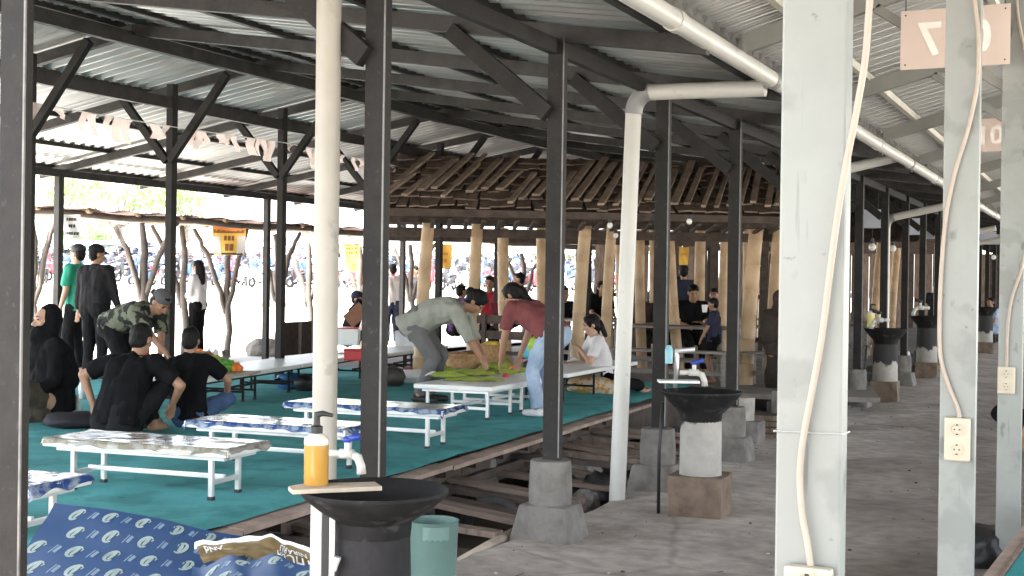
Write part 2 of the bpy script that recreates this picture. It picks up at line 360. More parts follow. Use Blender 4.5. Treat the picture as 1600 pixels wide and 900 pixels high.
# ------------------------------------------------------------------ the hall on the left
hall = thing('market_hall', 'long open hall with black steel posts and a corrugated metal roof over the platform', 'building', (-7.5, 10, 0))
hi = Matrix.Translation(hall.location).inverted()
def hp(o, par=None):
    o.parent = par or hall
    if par is None: o.matrix_parent_inverse = hi
    return o
XE, XR, XF = -2.12, -8.0, -13.1
def zr(x):
    return 2.96+.148*(XE-x) if x > XR else 2.96+.148*(XE-XR)-.168*(XR-x)
Y0, Y1 = 1.2, 66
def corr(name, xa, xb, y0, y1, zf, m, pitch=.17, amp=.030, nx=3, rib=False):
    if rib:
        prof_ = [(0, 0), (.025, .028), (.15, .028), (.175, 0), (.45, 0), (.46, .004), (.52, .004), (.53, 0), (.72, 0), (.73, .004), (.79, .004), (.80, 0)]; ysl = []
        q = y0
        while q < y1:
            ysl += [(q+p_*pitch, h_) for p_, h_ in prof_]; q += pitch
        vs = [V((lerp(xa, xb, k/nx), y, zf(lerp(xa, xb, k/nx))+h+.004*nz3(k*.8, y*.5))) for y, h in ysl for k in range(nx+1)]; n = len(ysl)-1
        fs = [(i*(nx+1)+k, (i+1)*(nx+1)+k, (i+1)*(nx+1)+k+1, i*(nx+1)+k+1) for i in range(n) for k in range(nx)]
        mb = MB(); mb.add(vs, fs); return mb.build(name, m)
    n = int((y1-y0)/pitch*6); vs = []
    for i in range(n+1):
        y = y0+(y1-y0)*i/n; ph = (y/pitch) % 1
        h = amp*math.cos(2*math.pi*ph) if not rib else (.022 if ph < .17 else 0)
        for k in range(nx+1):
            x = lerp(xa, xb, k/nx); vs.append(V((x, y, zf(x)+h+.006*nz3(x*.8, y*.5))))
    fs = [(i*(nx+1)+k, (i+1)*(nx+1)+k, (i+1)*(nx+1)+k+1, i*(nx+1)+k+1) for i in range(n) for k in range(nx)]
    mb = MB(); mb.add(vs, fs); return mb.build(name, m, smooth=True)
hp(corr('roof_sheet', XE+.06, XR, Y0, Y1, zr, M_old_roof, nx=5))
hp(corr('roof_sheet', XR, XF-.25, Y0, Y1, zr, M_old_roof, nx=5))
frames = [2.83, 4.93, 6.95, 8.9, 10.84, 12.8, 14.75, 16.7, 18.65]+[20.6+1.95*k for k in range(21)]

PW = .105
def footing(y, par, x=-3.03, cyl=True):
    mb = MB()
    a = .17*random.uniform(.9, 1.1)
    mb.cur = 0
    bm_ = MB().box((x, y, .05), (.40, .36, .30), None, .03)
    for v_ in bm_.v:
        q = V(v_); k = 1-.25*max(0, q.z)/.2; mb.v.append((x+(q.x-x)*k+.02*nz3(q.x*9, q.y*9, q.z*9), y+(q.y-y)*k+.02*nz3(q.x*9+4, q.y*9, q.z*9), q.z))
    mb.f += bm_.f; mb.mi += [0]*len(bm_.f)
    f = mb.build('footing', M_conc, par, smooth=False)
    f.matrix_parent_inverse = par.matrix_world.inverted()
    c_ = MB().lathe([(.125, .18), (.128, .30), (.122, .44), (.118, .455), (.0, .46)], 20, (x, y, 0), False, .04).build('collar', M_conc, par, auto=40)
    return f, c_
for i, y in enumerate(frames):
    top = zr(-3.03)-.12
    px_ = -3.02 if y > 3.5 else -2.998
    p = hp(MB().box((px_, y, (top+.1)/2), (PW, .06 if y > 3.5 else .032, top-.1), None, .006).build('post', M_dark))
    if y < 24:
        for f in footing(y, p): f.parent = p; f.matrix_parent_inverse = Matrix.Identity(4); 
    lp = MB().box((px_+PW/2-.002, y-.032 if y > 3.5 else y-.018, (top+.45)/2), (.007, .006, top-.5)).build('lit_edge', M_lit_edge, p)  # thin pale strip paints the side light caught by the post edge
    # brace up to the rafter
    hp(MB().bar((-3.06, y-.045, 2.50), (-3.72, y-.045, zr(-3.72)-.16), .10, .06, (0, 1, 0)).build('brace', M_dark))
    # rafter
    for xa, xb in ((XE+.02, XR), (XR, XF)):
        hp(MB().bar((xa, y, zr(xa)-.115), (xb, y, zr(xb)-.115), .065, .10).build('rafter', M_rust))
    if y > 6:
        tp = zr(-9)-.13
        hp(MB().box((-9, y-.25, tp/2), (.085, .085, tp), None, .005).build('post', M_dark))
        hp(MB().bar((-8.98, y-.30, 2.72), (-8.25, y-.30, zr(-8.25)-.2), .078, .06, (0, 1, 0)).build('brace', M_dark))
        hp(MB().bar((-9.02, y-.30, 2.72), (-9.62, y-.30, zr(-9.62)-.17), .078, .06, (0, 1, 0)).build('brace', M_dark))
for y in (-.4, 3.6, 8.1, 12.65, 17.2, 21.6, 26, 30.5, 35, 40, 46, 52, 58):
    hp(MB().box((-12.62, y, 1.4), (.09, .09, 2.8+.1), None, .005).build('post', M_rust))
for x in (-2.35, -3.3, -4.3, -5.3, -6.3, -7.3, -7.9, -8.15, -9.6, -10.8, -11.9, -12.9):
    hp(MB().bar((x, Y0, zr(x)-.038), (x, Y1, zr(x)-.038), .05, .052).build('purlin', M_rust))
hp(MB().bar((-8.0, Y0, zr(-8)-.20), (-8.0, Y1, zr(-8)-.20), .07, .12).build('ridge_beam', M_rust))
hp(MB().bar((-9.0, Y0, 3.33), (-9.0, Y1, 3.33), .06, .12).build('beam', M_rust))
hp(MB().bar((-12.62, Y0, 2.86), (-12.62, Y1, 2.86), .06, .10).build('beam', M_rust))
hp(MB().bar((-3.03, Y0, zr(-3.03)-.2), (-3.03, Y1, zr(-3.03)-.2), .05, .09).build('beam', M_dark))

# gutter with couplings
gut = thing('gutter_pipe', 'long white plastic gutter pipe running along the eave between the two roofs', 'gutter', (-2.1, 10, 2.87))
gi = Matrix.Translation(gut.location).inverted()
pts = [V((-2.1, -1+k*1.0, 2.87+.012*nz3(k*.7, 1))) for k in range(64)]
o = MB().tube(pts, .055, 18).build('pipe', M_pvc, gut, auto=50); o.matrix_parent_inverse = gi
for k in range(16):
    y = 2.2+k*2.05
    o = MB().tube([(-2.1, y, 2.87), (-2.1, y+.09, 2.87)], .062, 18).build('coupling', M_pvc if k % 3 else M_pvc_grey, gut, auto=50); o.matrix_parent_inverse = gi
    # hoops that hang it
# down pipes
def downpipe(p_top, p_bot, arm_to, label, elbow=True, r=.056, m=M_pvc):
    t = thing('downpipe', label, 'drain pipe', p_bot)
    inv = Matrix.Translation(p_bot).inverted()
    o = MB().tube([p_bot, lerp(p_bot, p_top, .5), p_top], r, 18).build('pipe', m, t, auto=50); o.matrix_parent_inverse = inv
    if arm_to is not None:
        a = (arm_to-p_top); a.z = 0; a.normalize(); e = []
        for k in range(7):
            q = math.pi/2*k/6; e.append(p_top+V((0, 0, -.03))+a*(.12*(1-math.cos(q)))+V((0, 0, .15*math.sin(q))))
        o = MB().tube(e, r*1.10, 16).build('elbow', M_pvc_grey, t, auto=50); o.matrix_parent_inverse = inv
        o = MB().tube([e[-1]-a*.01, arm_to], r*1.0, 18).build('arm', m, t, auto=50); o.matrix_parent_inverse = inv
    return t
p = gp(506, 2000, 0)
d1 = 5.75
downpipe(at(516, -160, d1), V((at(505, 900, d1).x, at(505, 900, d1).y, -.1)), None, 'thick cream white drain pipe standing before the first thin dark post', m=M_pvc_cream)
downpipe(at(990, 172, 9.0), gp(964, 785, -.02), at(1196, 138, 8.6), 'leaning white drain pipe with grey elbow and horizontal arm to the gutter')
for (y, zt, pxl, lab) in ((14.4, 2.62, 0, 'white drain pipe arm at the second gutter outlet, behind the large pale post'), (19.9, 2.45, 0, 'white drain pipe standing behind the third wash basin'), (25.9, 2.35, 0, 'thin white drain pipe far down the aisle behind the fourth basin'), (31, 2.4, 0, 'farthest white drain pipe between the pale posts')):
    downpipe(V((-3.2, y, zt)), V((-3.2, y+.03, .0)), V((-2.14, y-.05, zt+.32)), lab)

# ------------------------------------------------------------------ the shed over the aisle on the right
shed = thing('aisle_shed', 'aisle roof of new grey ribbed metal on pale channel posts', 'building', (0, 10, 0))
si = Matrix.Translation(shed.location).inverted()
def sp(o): o.parent = shed; o.matrix_parent_inverse = si; return o
def zs(x): return 3.02+.27*(x+2.03) if x < 1.4 else 3.02+.27*3.43-.27*(x-1.4)
sp(corr('roof_sheet', -2.32, 1.4, -7, 66, zs, M_galv_roof, .19, .009, 3, True))
sp(corr('roof_sheet', 1.4, 4.6, -7, 66, zs, M_galv_roof, .19, .009, 3, True))
pys = [2.42+2.44*k for k in range(-3, 24)]
for y in pys:
    tp = zs(-.52)-.12
    sp(MB().box((-.52, y, tp/2), (.122, .055, tp), None, .005).build('post', M_galv))
    for xx in (4.0,):
        tp = zs(xx)-.12; sp(MB().box((xx, y, tp/2), (.122, .055, tp), None, .005).build('post', M_galv))
    for xa, xb in ((-2.0, 1.4), (1.4, 4.55)):
        sp(MB().bar((xa, y+.03, zs(xa)-.115), (xb, y+.03, zs(xb)-.115), .06, .11).build('rafter', mat('grey_steel_rafter', (.22, .22, .20), .55, .2, .15, 4)))
    sp(MB().bar((-.52, y+.03, 2.55), (-1.25, y+.03, zs(-1.25)-.17), .05, .06, (0, 1, 0)).build('brace', MATS['grey_steel_rafter'])) if y > 4 else None
for x in (-1.72, -.75, .25, .95, 1.85, 2.8, 3.7, 4.5):
    sp(MB().bar((x, -7, zs(x)-.037), (x, 66, zs(x)-.037), .045, .055).build('purlin', M_pale))

# loose grit, chips of bamboo and dry leaves on the path
rg = random.Random(21); mb = MB()
for k in range(600):
    y = 4.5+13*rg.random()**1.6; x = rg.uniform(-3.05, .6) if rg.random() < .75 else rg.uniform(-3.08, -2.6); s = rg.choice([.003, .004, .004, .005, .006, .010])
    z = .028*fbm(x*.9, y*.55, 2)+.010*fbm(x*3.5, y*2.4, 5); mb.cur = rg.choice([0, 0, 1, 2])
    if rg.random() < .2: a_ = rg.uniform(0, 3); l_ = rg.uniform(.02, .07); mb.bar((x, y, z+.006), (x+l_*math.cos(a_), y+l_*math.sin(a_), z+.008), .005, .002)
    else: mb.ico((x, y, z+s*.4), (s*rg.uniform(.8, 1.6), s, s*.7), 1, .3, 3, k)
tag(mb.build('grit', [M_conc_pale, M_wood_dark, MATS['pale_board']]), 'loose grit and small chips scattered over the trodden path', 'grit', None, 'stuff')
# ------------------------------------------------------------------ bamboo pavilion inside the hall
Rv = CM.to_3x3() @ V((1, 0, 0)); Rv.z = 0; Rv.normalize(); Fv = V((-Rv.y, Rv.x, 0))
def cam2(lat, d, z): p = Rv*lat+Fv*d; return V((p.x, p.y, z))
pav = thing('bamboo_pavilion', 'pavilion with a dark shingled roof on thick bamboo posts, standing inside the hall', 'pavilion', cam2(1, 17, .2))
pi_ = Matrix.Translation(pav.location).inverted()
def pp(o): o.parent = pav; o.matrix_parent_inverse = pi_; return o
GO = cam2(1.0, 16.1, 0); ua = -.12; GU = Rv*math.cos(ua)-Fv*math.sin(ua); GV = Rv*math.sin(ua)+Fv*math.cos(ua)
def gl(u, v, z): q = GO+GU*u+GV*v; return V((q.x, q.y, z))
M_shing = mat('dark_wooden_shingle', (.115, .08, .062), .8, 0, .5, 7, .5, 30, col2=(.28, .205, .16))
M_batten = mat('split_bamboo_batten', (.34, .26, .20), .7, 0, .35, 4, .3, 20)
E0, E1, T0, T1 = 2.40, 3.27, 0., 2.3
U0, U1 = -2.74, 2.75
def slope(u, t, h=0): return gl(u+.30*t, lerp(T0, T1, t), lerp(E0, E1, t)+h)
# staggered shingles over the front slope, one sheet part with split-bamboo battens on it
mb = MB(); random.seed(5)
rows = 7
for r in range(rows):
    u = U0+random.uniform(-.1, 0)
    while u < U1:
        w_ = random.uniform(.13, .2); t0 = r/rows+random.uniform(-.012, .012); t1 = (r+1)/rows+.05
        u1 = min(u+w_, U1+.05); hh = .03+random.uniform(0, .035); sk = random.uniform(-.03, .03)
        a, b, c_, d_ = slope(u+sk, t0, hh), slope(u1-.012+sk, t0, hh+random.uniform(-.01, .02)), slope(u1-.012, min(t1, 1.01), .012), slope(u, min(t1, 1.01), .012)
        dn = V((0, 0, -.018)); mb.add([a, b, c_, d_, a+dn, b+dn, c_+dn, d_+dn], [(0, 1, 2, 3), (7, 6, 5, 4), (0, 4, 5, 1), (1, 5, 6, 2), (2, 6, 7, 3), (3, 7, 4, 0)])
        u = u1
front = pp(mb.build('roof', M_shing))
mb = MB()
mb.grid(lambda a, b: slope(lerp(U0, U1, a), b, -.03), 2, 2)
mb.grid(lambda a, b: gl(lerp(U0, U1, a)+.30, T1+(T1-T0)*b, lerp(E1, E0, b)), 2, 2)
pp(mb.build('roof_lining', M_wood_dark))
k = 0; u = U0+.05
while u < U1:
    a = random.uniform(.02, .45) if u < -.6 else random.uniform(.02, .16); b = min(.98, a+random.uniform(.35, .95)) if u < 0 else random.uniform(.75, .99)
    sk = random.uniform(.0, .06)+.55*(b-a)
    mb = MB(); n_ = 6
    p0, p1 = slope(u, a, .07), slope(u+sk, b, .07)
    up_ = V((0, 0, 1))
    mb.bar(p0, p1, random.uniform(.055, .11), .035, up_, .006)
    pp(mb.build('batten', M_batten)); u += random.uniform(.13, .21)
pp(MB().bar(gl(U0, .02, E0-.04), gl(U1, .02, E0-.05), .05, .09).build('eave_beam', M_wood_dark))
pp(MB().bar(gl(U0, .45, E0-.10), gl(U1, .45, E0-.10), .08, .10).build('eave_beam', M_wood_dark))
pp(MB().bar(gl(U0, 1.7, E0-.22), gl(U1, 1.7, E0-.22), .08, .12).build('tie_beam', M_wood_dark))
pp(MB().bar(gl(U0, 3.9, E0-.22), gl(U1, 3.9, E0-.22), .08, .12).build('tie_beam', M_wood_dark))
for k in range(26):
    u = lerp(U0+.1, U1-.1, k/25); pp(MB().bar(gl(u, .0, E0-.13), gl(u+.02, .48, E0-.2), .05, .03).build('rafter_end', M_wood_dark))
def bamboo_mb(a, b, r):
    L_ = (b-a).length; pts = []; rs = []; q = 0.
    x, y, d = ortho(b-a); n_ = max(2, int(L_/.32))
    for i in range(n_+1):
        t = i/n_; bow = .02*math.sin(t*3.1)
        for dt, k in ((-.010, 1.), (-.004, 1.055), (.004, 1.055), (.010, 1.)):
            tt = t+dt*2/L_*.6
            if 0 <= tt <= 1: pts.append(lerp(a, b, tt)+x*bow); rs.append(r*k*(1.06-.12*t))
    return MB().tube(pts, rs, 14)
cols = [(671, 338, 655, 590, 16.4, .095), (747, 340, 738, 590, 17.6, .095), (917, 338, 900, 590, 16.6, .095), (957, 345, 945, 590, 17.3, .08), (1184, 344, 1164, 597, 16.9, .112), (1219, 345, 1205, 592, 17.5, .10),
        (786, 362, 792, 585, 18.6, .095), (846, 362, 851, 580, 19.2, .09), (1000, 365, 1004, 580, 18.9, .085), (1022, 365, 1028, 575, 20.0, .09), (1046, 367, 1062, 575, 18.4, .085), (1095, 366, 1094, 580, 19.4, .095), (1134, 366, 1128, 580, 18.7, .08),
        (968, 366, 975, 570, 20.5, .08), (1168, 360, 1170, 570, 20.5, .08)]
for (px0, py0, px1, py1, d, r) in cols:
    b_ = at(px0, py0-6, d); a_ = at(px1, py1, d); a_.z = .16
    pp(bamboo_mb(a_, b_, r*.88).build('post', M_bamboo, smooth=True))
# bulbs under the pavilion eave
for (px, py, d) in ((953, 352, 15.9), (1077, 346, 15.6), (1190, 258, 15.2), (962, 368, 17)):
    p = at(px, py, d); t = thing('bulb', {953: 'small white bulb under the pavilion eave, left of the leaning drain pipe', 1077: 'small white bulb under the pavilion eave between the two right dark posts', 1190: 'small white bulb on the pavilion roof, high at the right', 962: 'small white bulb hanging deeper under the pavilion roof'}[px], 'bulb', p)
    MB().ico((0, 0, 0), (.036, .036, .042), 2).build('glass', mat('white_bulb', (.85, .84, .8), .2, 0, .02), t, smooth=True)
    MB().lathe([(.022, .03), (.024, .08), (.01, .085)], 12, (0, 0, 0), True).build('socket', M_black, t)

# wooden tables and benches under the pavilion
deck = struct(MB().box(tuple(cam2(2.1, 17.8, .17)), (5.6, 4.2, .06), Euler((0, 0, R(YAW)-.22))).build('pavilion_floor', mat('worn_grey_deck', (.23, .205, .185), .85, 0, .3, 3, .4, 25, stretch=(1, 5, 1))))
M_gwood = mat('grey_bench_wood', (.24, .21, .185), .8, 0, .3, 5, .3, 25, stretch=(1, 5, 5))
def slat_bench(a, b, h, dep, label, cat, m, group=None, back=False):
    c_ = (a+b)/2; L_ = (b-a).length; ang = math.atan2(b.y-a.y, b.x-a.x)
    t = thing('bench' if cat == 'bench' else 'wooden_table', label, cat, (c_.x, c_.y, a.z), ang, group)
    mb = MB(); ns = 3 if dep < .45 else 5
    for i in range(ns): mb.box((0, (i-(ns-1)/2)*dep/ns, h-.02), (L_, dep/ns-.012, .035), None, .005)
    mb.build('seat' if cat == 'bench' else 'tabletop', m, t)
    for sx in (-1, 1):
        for sy in (-1, 1): MB().box((sx*(L_/2-.12), sy*(dep/2-.05), (h-.04)/2), (.06, .06, h-.04), None, .006).build('leg', m, t)
    MB().box((0, 0, h*.35), (L_-.3, .05, .06)).build('stretcher', m, t)
    if back:
        for z in (.62, .82): MB().box((0, dep/2, z), (L_, .03, .11), None, .006).build('back_slat', m, t)
        for sx in (-1, 1): MB().box((sx*(L_/2-.12), dep/2-.02, .65), (.05, .04, .5)).build('back_post', m, t)
    return t
def seg(px0, px1, d0, d1, z):
    a = at(px0, 450, d0); b = at(px1, 450, d1); a.z = b.z = z; return a, b
slat_bench(*seg(948, 1150, 17.3, 16.5, .2), .45, .3, 'long grey wooden bench nearest the camera under the pavilion', 'bench', M_gwood)
slat_bench(*seg(955, 1150, 18.3, 17.5, .2), .74, .7, 'long grey wooden table in front of the seated man in black', 'table', M_gwood)
slat_bench(*seg(1080, 1215, 19.4, 18.9, .2), .72, .7, 'grey wooden table at the right end of the pavilion', 'table', M_gwood)
slat_bench(*seg(845, 965, 19.4, 18.8, .2), .78, .6, 'pale wooden table behind the girl in the white shirt', 'table', M_wood_pale)
slat_bench(*seg(735, 845, 16.6, 16.1, .2), .42, .36, 'dark wooden bench with a slatted back behind the leaf covered table', 'bench', M_wood_dark, None, True)
slat_bench(*seg(1160, 1240, 17.0, 16.5, .2), .45, .3, 'short grey bench beside the thickest bamboo post', 'bench', MATS['grey_bench_wood'])
slat_bench(*seg(980, 1130, 22.0, 21.4, .2), .75, .6, 'dark table deep in the pavilion behind the seated man', 'table', M_wood_dark)

# dark board screen and stone blocks at the far side of the platform
t = thing('board_screen', 'low dark board screen at the far edge of the platform', 'screen', (0, 0, 0))
a, b = gp(431, 555, .25), gp(492, 550, .25)
MB().bar(a+V((0, 0, .26)), b+V((0, 0, .26)), .04, .56, (0, 0, 1)).build('panel', M_wood_dark, t)
a, b = gp(440, 556, .22), gp(500, 556, .22)
for px in (434, 470, 490):
    q = gp(px, 555, .25); MB().box((q.x, q.y, .5), (.06, .06, .6)).build('upright', M_wood_dark, t)
for (px, py, s, lab) in ((402, 553, .2, 'rough grey stone block left of the dark board screen'), (420, 553, .24, 'rough grey stone block against the dark board screen')):
    q = gp(px, py, .22); tag(MB().ico((q.x, q.y, .28), (s, s*.8, .2), 3, .25, 1.6, px).build('stone_block', M_conc), lab, 'stone')

# ------------------------------------------------------------------ rustic shelter outside: forked branches carrying poles and a thin roof
sh = thing('branch_shelter', 'low shelter of forked grey branches and poles outside the hall', 'shelter', (0, 0, 0))
def branch(pts, r0, r1, name='trunk'):
    pts = [V(p) for p in pts]; q = []; rs = []
    N = 10
    for i in range(N+1):
        t = i/N*(len(pts)-1); k = min(int(t), len(pts)-2); p = lerp(pts[k], pts[k+1], t-k)
        q.append(p+V((nz3(i*.9, p.x), nz3(i*.9, p.y, 3), 0))*.03); rs.append(lerp(r0, r1, i/N)*(1+.15*nz3(i*1.7, p.x, 9)))
    return MB().tube(q, rs, 9).build(name, M_bamboo_grey, sh, smooth=True)
def P3(px, py, d): return at(px, py, d)
D1 = 18.5
def yline(px): return 328+(px-40)*.081     # lower edge of the shelter roof in the view
for (px, d, base_y, fork) in ((48, 18, 560, .42), (222, 19, 545, .5), (284, 20.5, 545, .45), (352, 21.5, 540, .4), (430, 22.5, 540, .5), (480, 23.5, 535, .45), (560, 25, 530, .5), (640, 26, 530, .5), (815, 28, 525, .5), (930, 29, 520, .5)):
    top = at(px, yline(px)+6, d); bot = at(px+4, base_y, d); bot.z = .15
    fk = lerp(bot, top, fork+.15)
    branch([bot, lerp(bot, fk, .5)+V((.03, 0, 0)), fk, lerp(fk, top, .5)+V((.04, .02, 0)), top], .085 if px == 222 else .062, .045)
    for s in ((-1, 1) if px not in (284,) else (-1, )):
        e = at(px+s*random.uniform(34, 58)*19/d, yline(px)+4, d+random.uniform(-.3, .3)); branch([lerp(bot, top, fork-.05), lerp(fk, e, .55)+V((0, 0, -.05)), e], .05, .034, 'limb')
a, b = at(20, yline(20)+4, 17.8), at(960, yline(960)-12, 29.5)
for off, zz, m in ((0, .02, M_bamboo_grey), (.9, .03, M_bamboo)):
    sh_ = Fv*off; o = MB().tube([lerp(a, b, t)+sh_+V((0, 0, zz+.02*math.sin(t*40))) for t in [i/24 for i in range(25)]], .05, 8).build('pole', m, sh, smooth=True)
mro = mat('thin_rusty_roof', (.20, .11, .095), .7, .2, .3, 3)
mb = MB(); mb.grid(lambda u, v: lerp(a, b, u)+Fv*(-.25+1.8*v)+V((0, 0, .10-.10*v+.015*math.sin(u*160))), 160, 2); mb.build('roof', mro, sh)
for k in range(18):
    t = (k+.5)/18; p = lerp(a, b, t); MB().tube([p+Fv*-.2+V((0, 0, .07)), p+Fv*1.5+V((0, 0, -.02))], .03, 7).build('rafter', M_bamboo, sh)

# signs hanging under the shelter roof
def sign(name, pxs, pys, d, base, label, cat, bars, extra=None, tilt=0):
    tl, br = at(pxs[0], pys[0], d), at(pxs[1], pys[1], d)
    W, H = (br-tl).dot(Rv), abs(tl.z-br.z); c_ = (tl+br)/2
    t = thing(name, label, cat, c_, R(YAW)+tilt)
    def fr(u, v): return V((u*W/2*(1-.10*max(0, -v)), .02*math.sin(u*3+v*2), v*H/2))
    MB().grid(lambda u, v: fr(u*2-1, v*2-1), 10, 8).build('sheet', base, t, smooth=True)
    for (u0, u1, v0, v1, m, nm) in bars:
        mb = MB(); mb.grid(lambda a_, b_: fr(lerp(u0, u1, a_), lerp(v0, v1, b_))+V((0, -.006, 0)), 8, 3); mb.build(nm, m, t)
    return t
mink = mat('faded_black_ink', (.05, .05, .05), .8); mor = mat('orange_banner', (.72, .26, .06), .7, 0, .08, 5); myel = mat('yellow_banner', (.80, .50, .10), .7, 0, .1, 5); mred = mat('red_banner_print', (.62, .13, .08), .7); mbrn = mat('brown_banner_print', (.26, .10, .03), .7)
mwh = mat('white_board', (.62, .60, .58), .6, 0, .05, 5); mpnk = mat('pink_banner_print', (.75, .36, .30), .7)
def words_bar(u0, u1, v0, v1, m, n, rs):
    rr = random.Random(rs); out = []; u = u0
    for i in range(n):
        w_ = (u1-u0)/n; out.append((u+w_*.06, u+w_*rr.uniform(.7, .96), v0+rr.uniform(0, .02), v1, m, 'lettering')); u += w_
    return out
sign('hanging_sign', (99, 126), (335, 372), 17.2, mwh, 'small white sign with three lines of black lettering beside the left far post', 'sign',
     words_bar(-.6, .55, .45, .72, mink, 5, 1)+words_bar(-.35, .35, -.12, .16, mink, 3, 2)+words_bar(-.85, .8, -.75, -.5, mink, 6, 3))
sign('banner', (332, 384), (348, 399), 21, myel, 'orange and yellow banner with white patches hanging under the shelter roof', 'banner',
     [(-.95, .95, .5, .98, mor, 'band'), (-.9, .9, .36, .58, mbrn, 'band'), (-.98, -.5, -.9, .15, mwh, 'patch'), (.5, .98, -.9, .2, mwh, 'patch'), (.35, .9, .68, .98, myel, 'patch')]+words_bar(-.3, .35, -.1, .2, mbrn, 3, 4)+words_bar(-.25, .3, -.75, -.3, mbrn, 2, 5)+[(-.5, .9, -.98, -.86, mink, 'band')])
sign('banner', (537, 560), (372, 424), 24.5, myel, 'narrow orange poster with red top and dark lines beside the first thin dark post', 'poster',
     [(-1, 1, .66, .98, mpnk, 'band'), (-1, 1, .58, .66, mred, 'band')]+words_bar(-.8, .8, .34, .46, mbrn, 4, 6)+words_bar(-.7, .85, .08, .2, mbrn, 5, 7)+words_bar(-.7, .0, -.38, -.26, mbrn, 3, 8)+words_bar(-.6, -.3, -.15, .0, mbrn, 1, 9)+words_bar(-.7, .6, -.6, -.54, mbrn, 4, 9)+words_bar(-.6, .6, -.8, -.75, mbrn, 4, 10))
sign('banner', (680, 706), (381, 420), 26, myel, 'small yellow poster seen between the two left bamboo posts of the pavilion', 'poster', words_bar(-.6, .6, .1, .3, mor, 3, 11)+words_bar(-.4, .5, -.5, -.2, mor, 2, 12))
sign('banner', (1061, 1076), (386, 414), 21.5, myel, 'tiny yellow poster deep behind the pavilion posts', 'poster', words_bar(-.6, .6, .1, .3, mor, 3, 13))

# ------------------------------------------------------------------ low white wall, trees beyond
mwall = mat('whitewashed_wall', (.07, .07, .068), .85, 0, .2, 1.6, .3, 12, col2=(.5, .49, .47), lo=.36, hi=.5, stretch=(1, 1, .4))
a, b = at(-160, 470, 60), at(1120, 470, 62); wl = thing('boundary_wall', 'low whitewashed wall along the far side of the bright yard', 'wall', (0, 0, 0))
mb = MB(); dd = (b-a); dd.z = 0; ww = dd.length; dd.normalize()
aw = V((a.x, a.y, 0)); bw = V((b.x, b.y, 0))
MB().bar(aw+V((0, 0, .55)), bw+V((0, 0, .55)), .25, .95, (0, 0, 1), .02).build('wall', mwall, wl)
for k in range(30):
    p = lerp(aw, bw, (k+.5)/30); MB().box((p.x, p.y, .62), (.4, .34, 1.1), Euler((0, 0, R(YAW)))).build('pier', mwall, wl)
nrm = Fv
struct(MB().grid(lambda u, v: lerp(aw, bw, u)-(bw-aw)*.2*(1-2*u)+nrm*(.13+v*26)+V((0, 0, 1.0+.075*26*v)), 4, 6).build('terrace', MATS['sunlit_concrete_yard']))
weeds = MB(); rw = random.Random(3)
for k in range(420):
    p = lerp(aw, bw, rw.random())-nrm*rw.uniform(.2, .6); h = rw.uniform(.1, .35); q = V((rw.uniform(-.1, .1), rw.uniform(-.1, .1), h))
    x = V((.02, .01, 0)); weeds.add([p+V((0, 0, .18))-x, p+V((0, 0, .18))+x, p+q+V((0, 0, .18))], [(0, 1, 2)])
tag(weeds.build('weeds', mat('dry_weeds', (.16, .15, .07), .9)), 'dry weeds at the foot of the white wall', 'weeds', None, 'stuff')
M_leaf = translucent('sunlit_leaf', (.15, .25, .07), .35, rough=.5, var=.4, scale=.8)
M_leaf.name = 'tree_leaf'
def tree(px, py, d, rad, label, seed):
    rr = random.Random(seed); c_ = at(px, py, d); base = V((c_.x, c_.y, 1.0))
    t = thing('broadleaf_tree', label, 'tree', base)
    top = c_-base
    MB().tube([(0, 0, -.3), (.1, .05, top.z*.3), (.0, .15, top.z*.6), top*.8], [.28, .22, .16, .08], 9).build('trunk', M_bamboo_grey, t, smooth=True)
    mb = MB()
    cl = [top+V((rr.gauss(0, rad*.45), rr.gauss(0, rad*.45), rr.gauss(0, rad*.26))) for _ in range(26)]
    for q in cl[:9]: MB().tube([top*.6, lerp(top*.6, q, .6)+V((0, 0, -.2)), q], [.09, .05, .02], 6).build('limb', M_bamboo_grey, t, smooth=True)
    for q in cl:
        for _ in range(30):
            p = q+V((rr.gauss(0, .5), rr.gauss(0, .5), rr.gauss(0, .34)))*rad*.32; s = rr.uniform(.12, .24)
            e = Euler((rr.uniform(0, 6), rr.uniform(0, 6), rr.uniform(0, 6))).to_matrix()
            mb.add([p+e@V((-s, 0, 0)), p+e@V((0, -s*.45, .02)), p+e@V((s, 0, 0)), p+e@V((0, s*.45, .02))], [(0, 1, 2, 3)])
    mb.build('crown', M_leaf, t)
tree(185, 300, 78, 3.6, 'pale green tree seen in the gap under the roof, farthest left', 1)
tree(290, 303, 84, 3.0, 'smaller pale tree under the roof, right of the larger tree', 2)
tree(140, 372, 92, 2.6, 'low green bush tree behind the parked motorcycles, left', 4)
tree(95, 300, 95, 2.8, 'faint tree crown beside the left far post', 5)
tree(890, 385, 92, 3.4, 'tree crown behind the motorcycles, seen through the pavilion', 6)

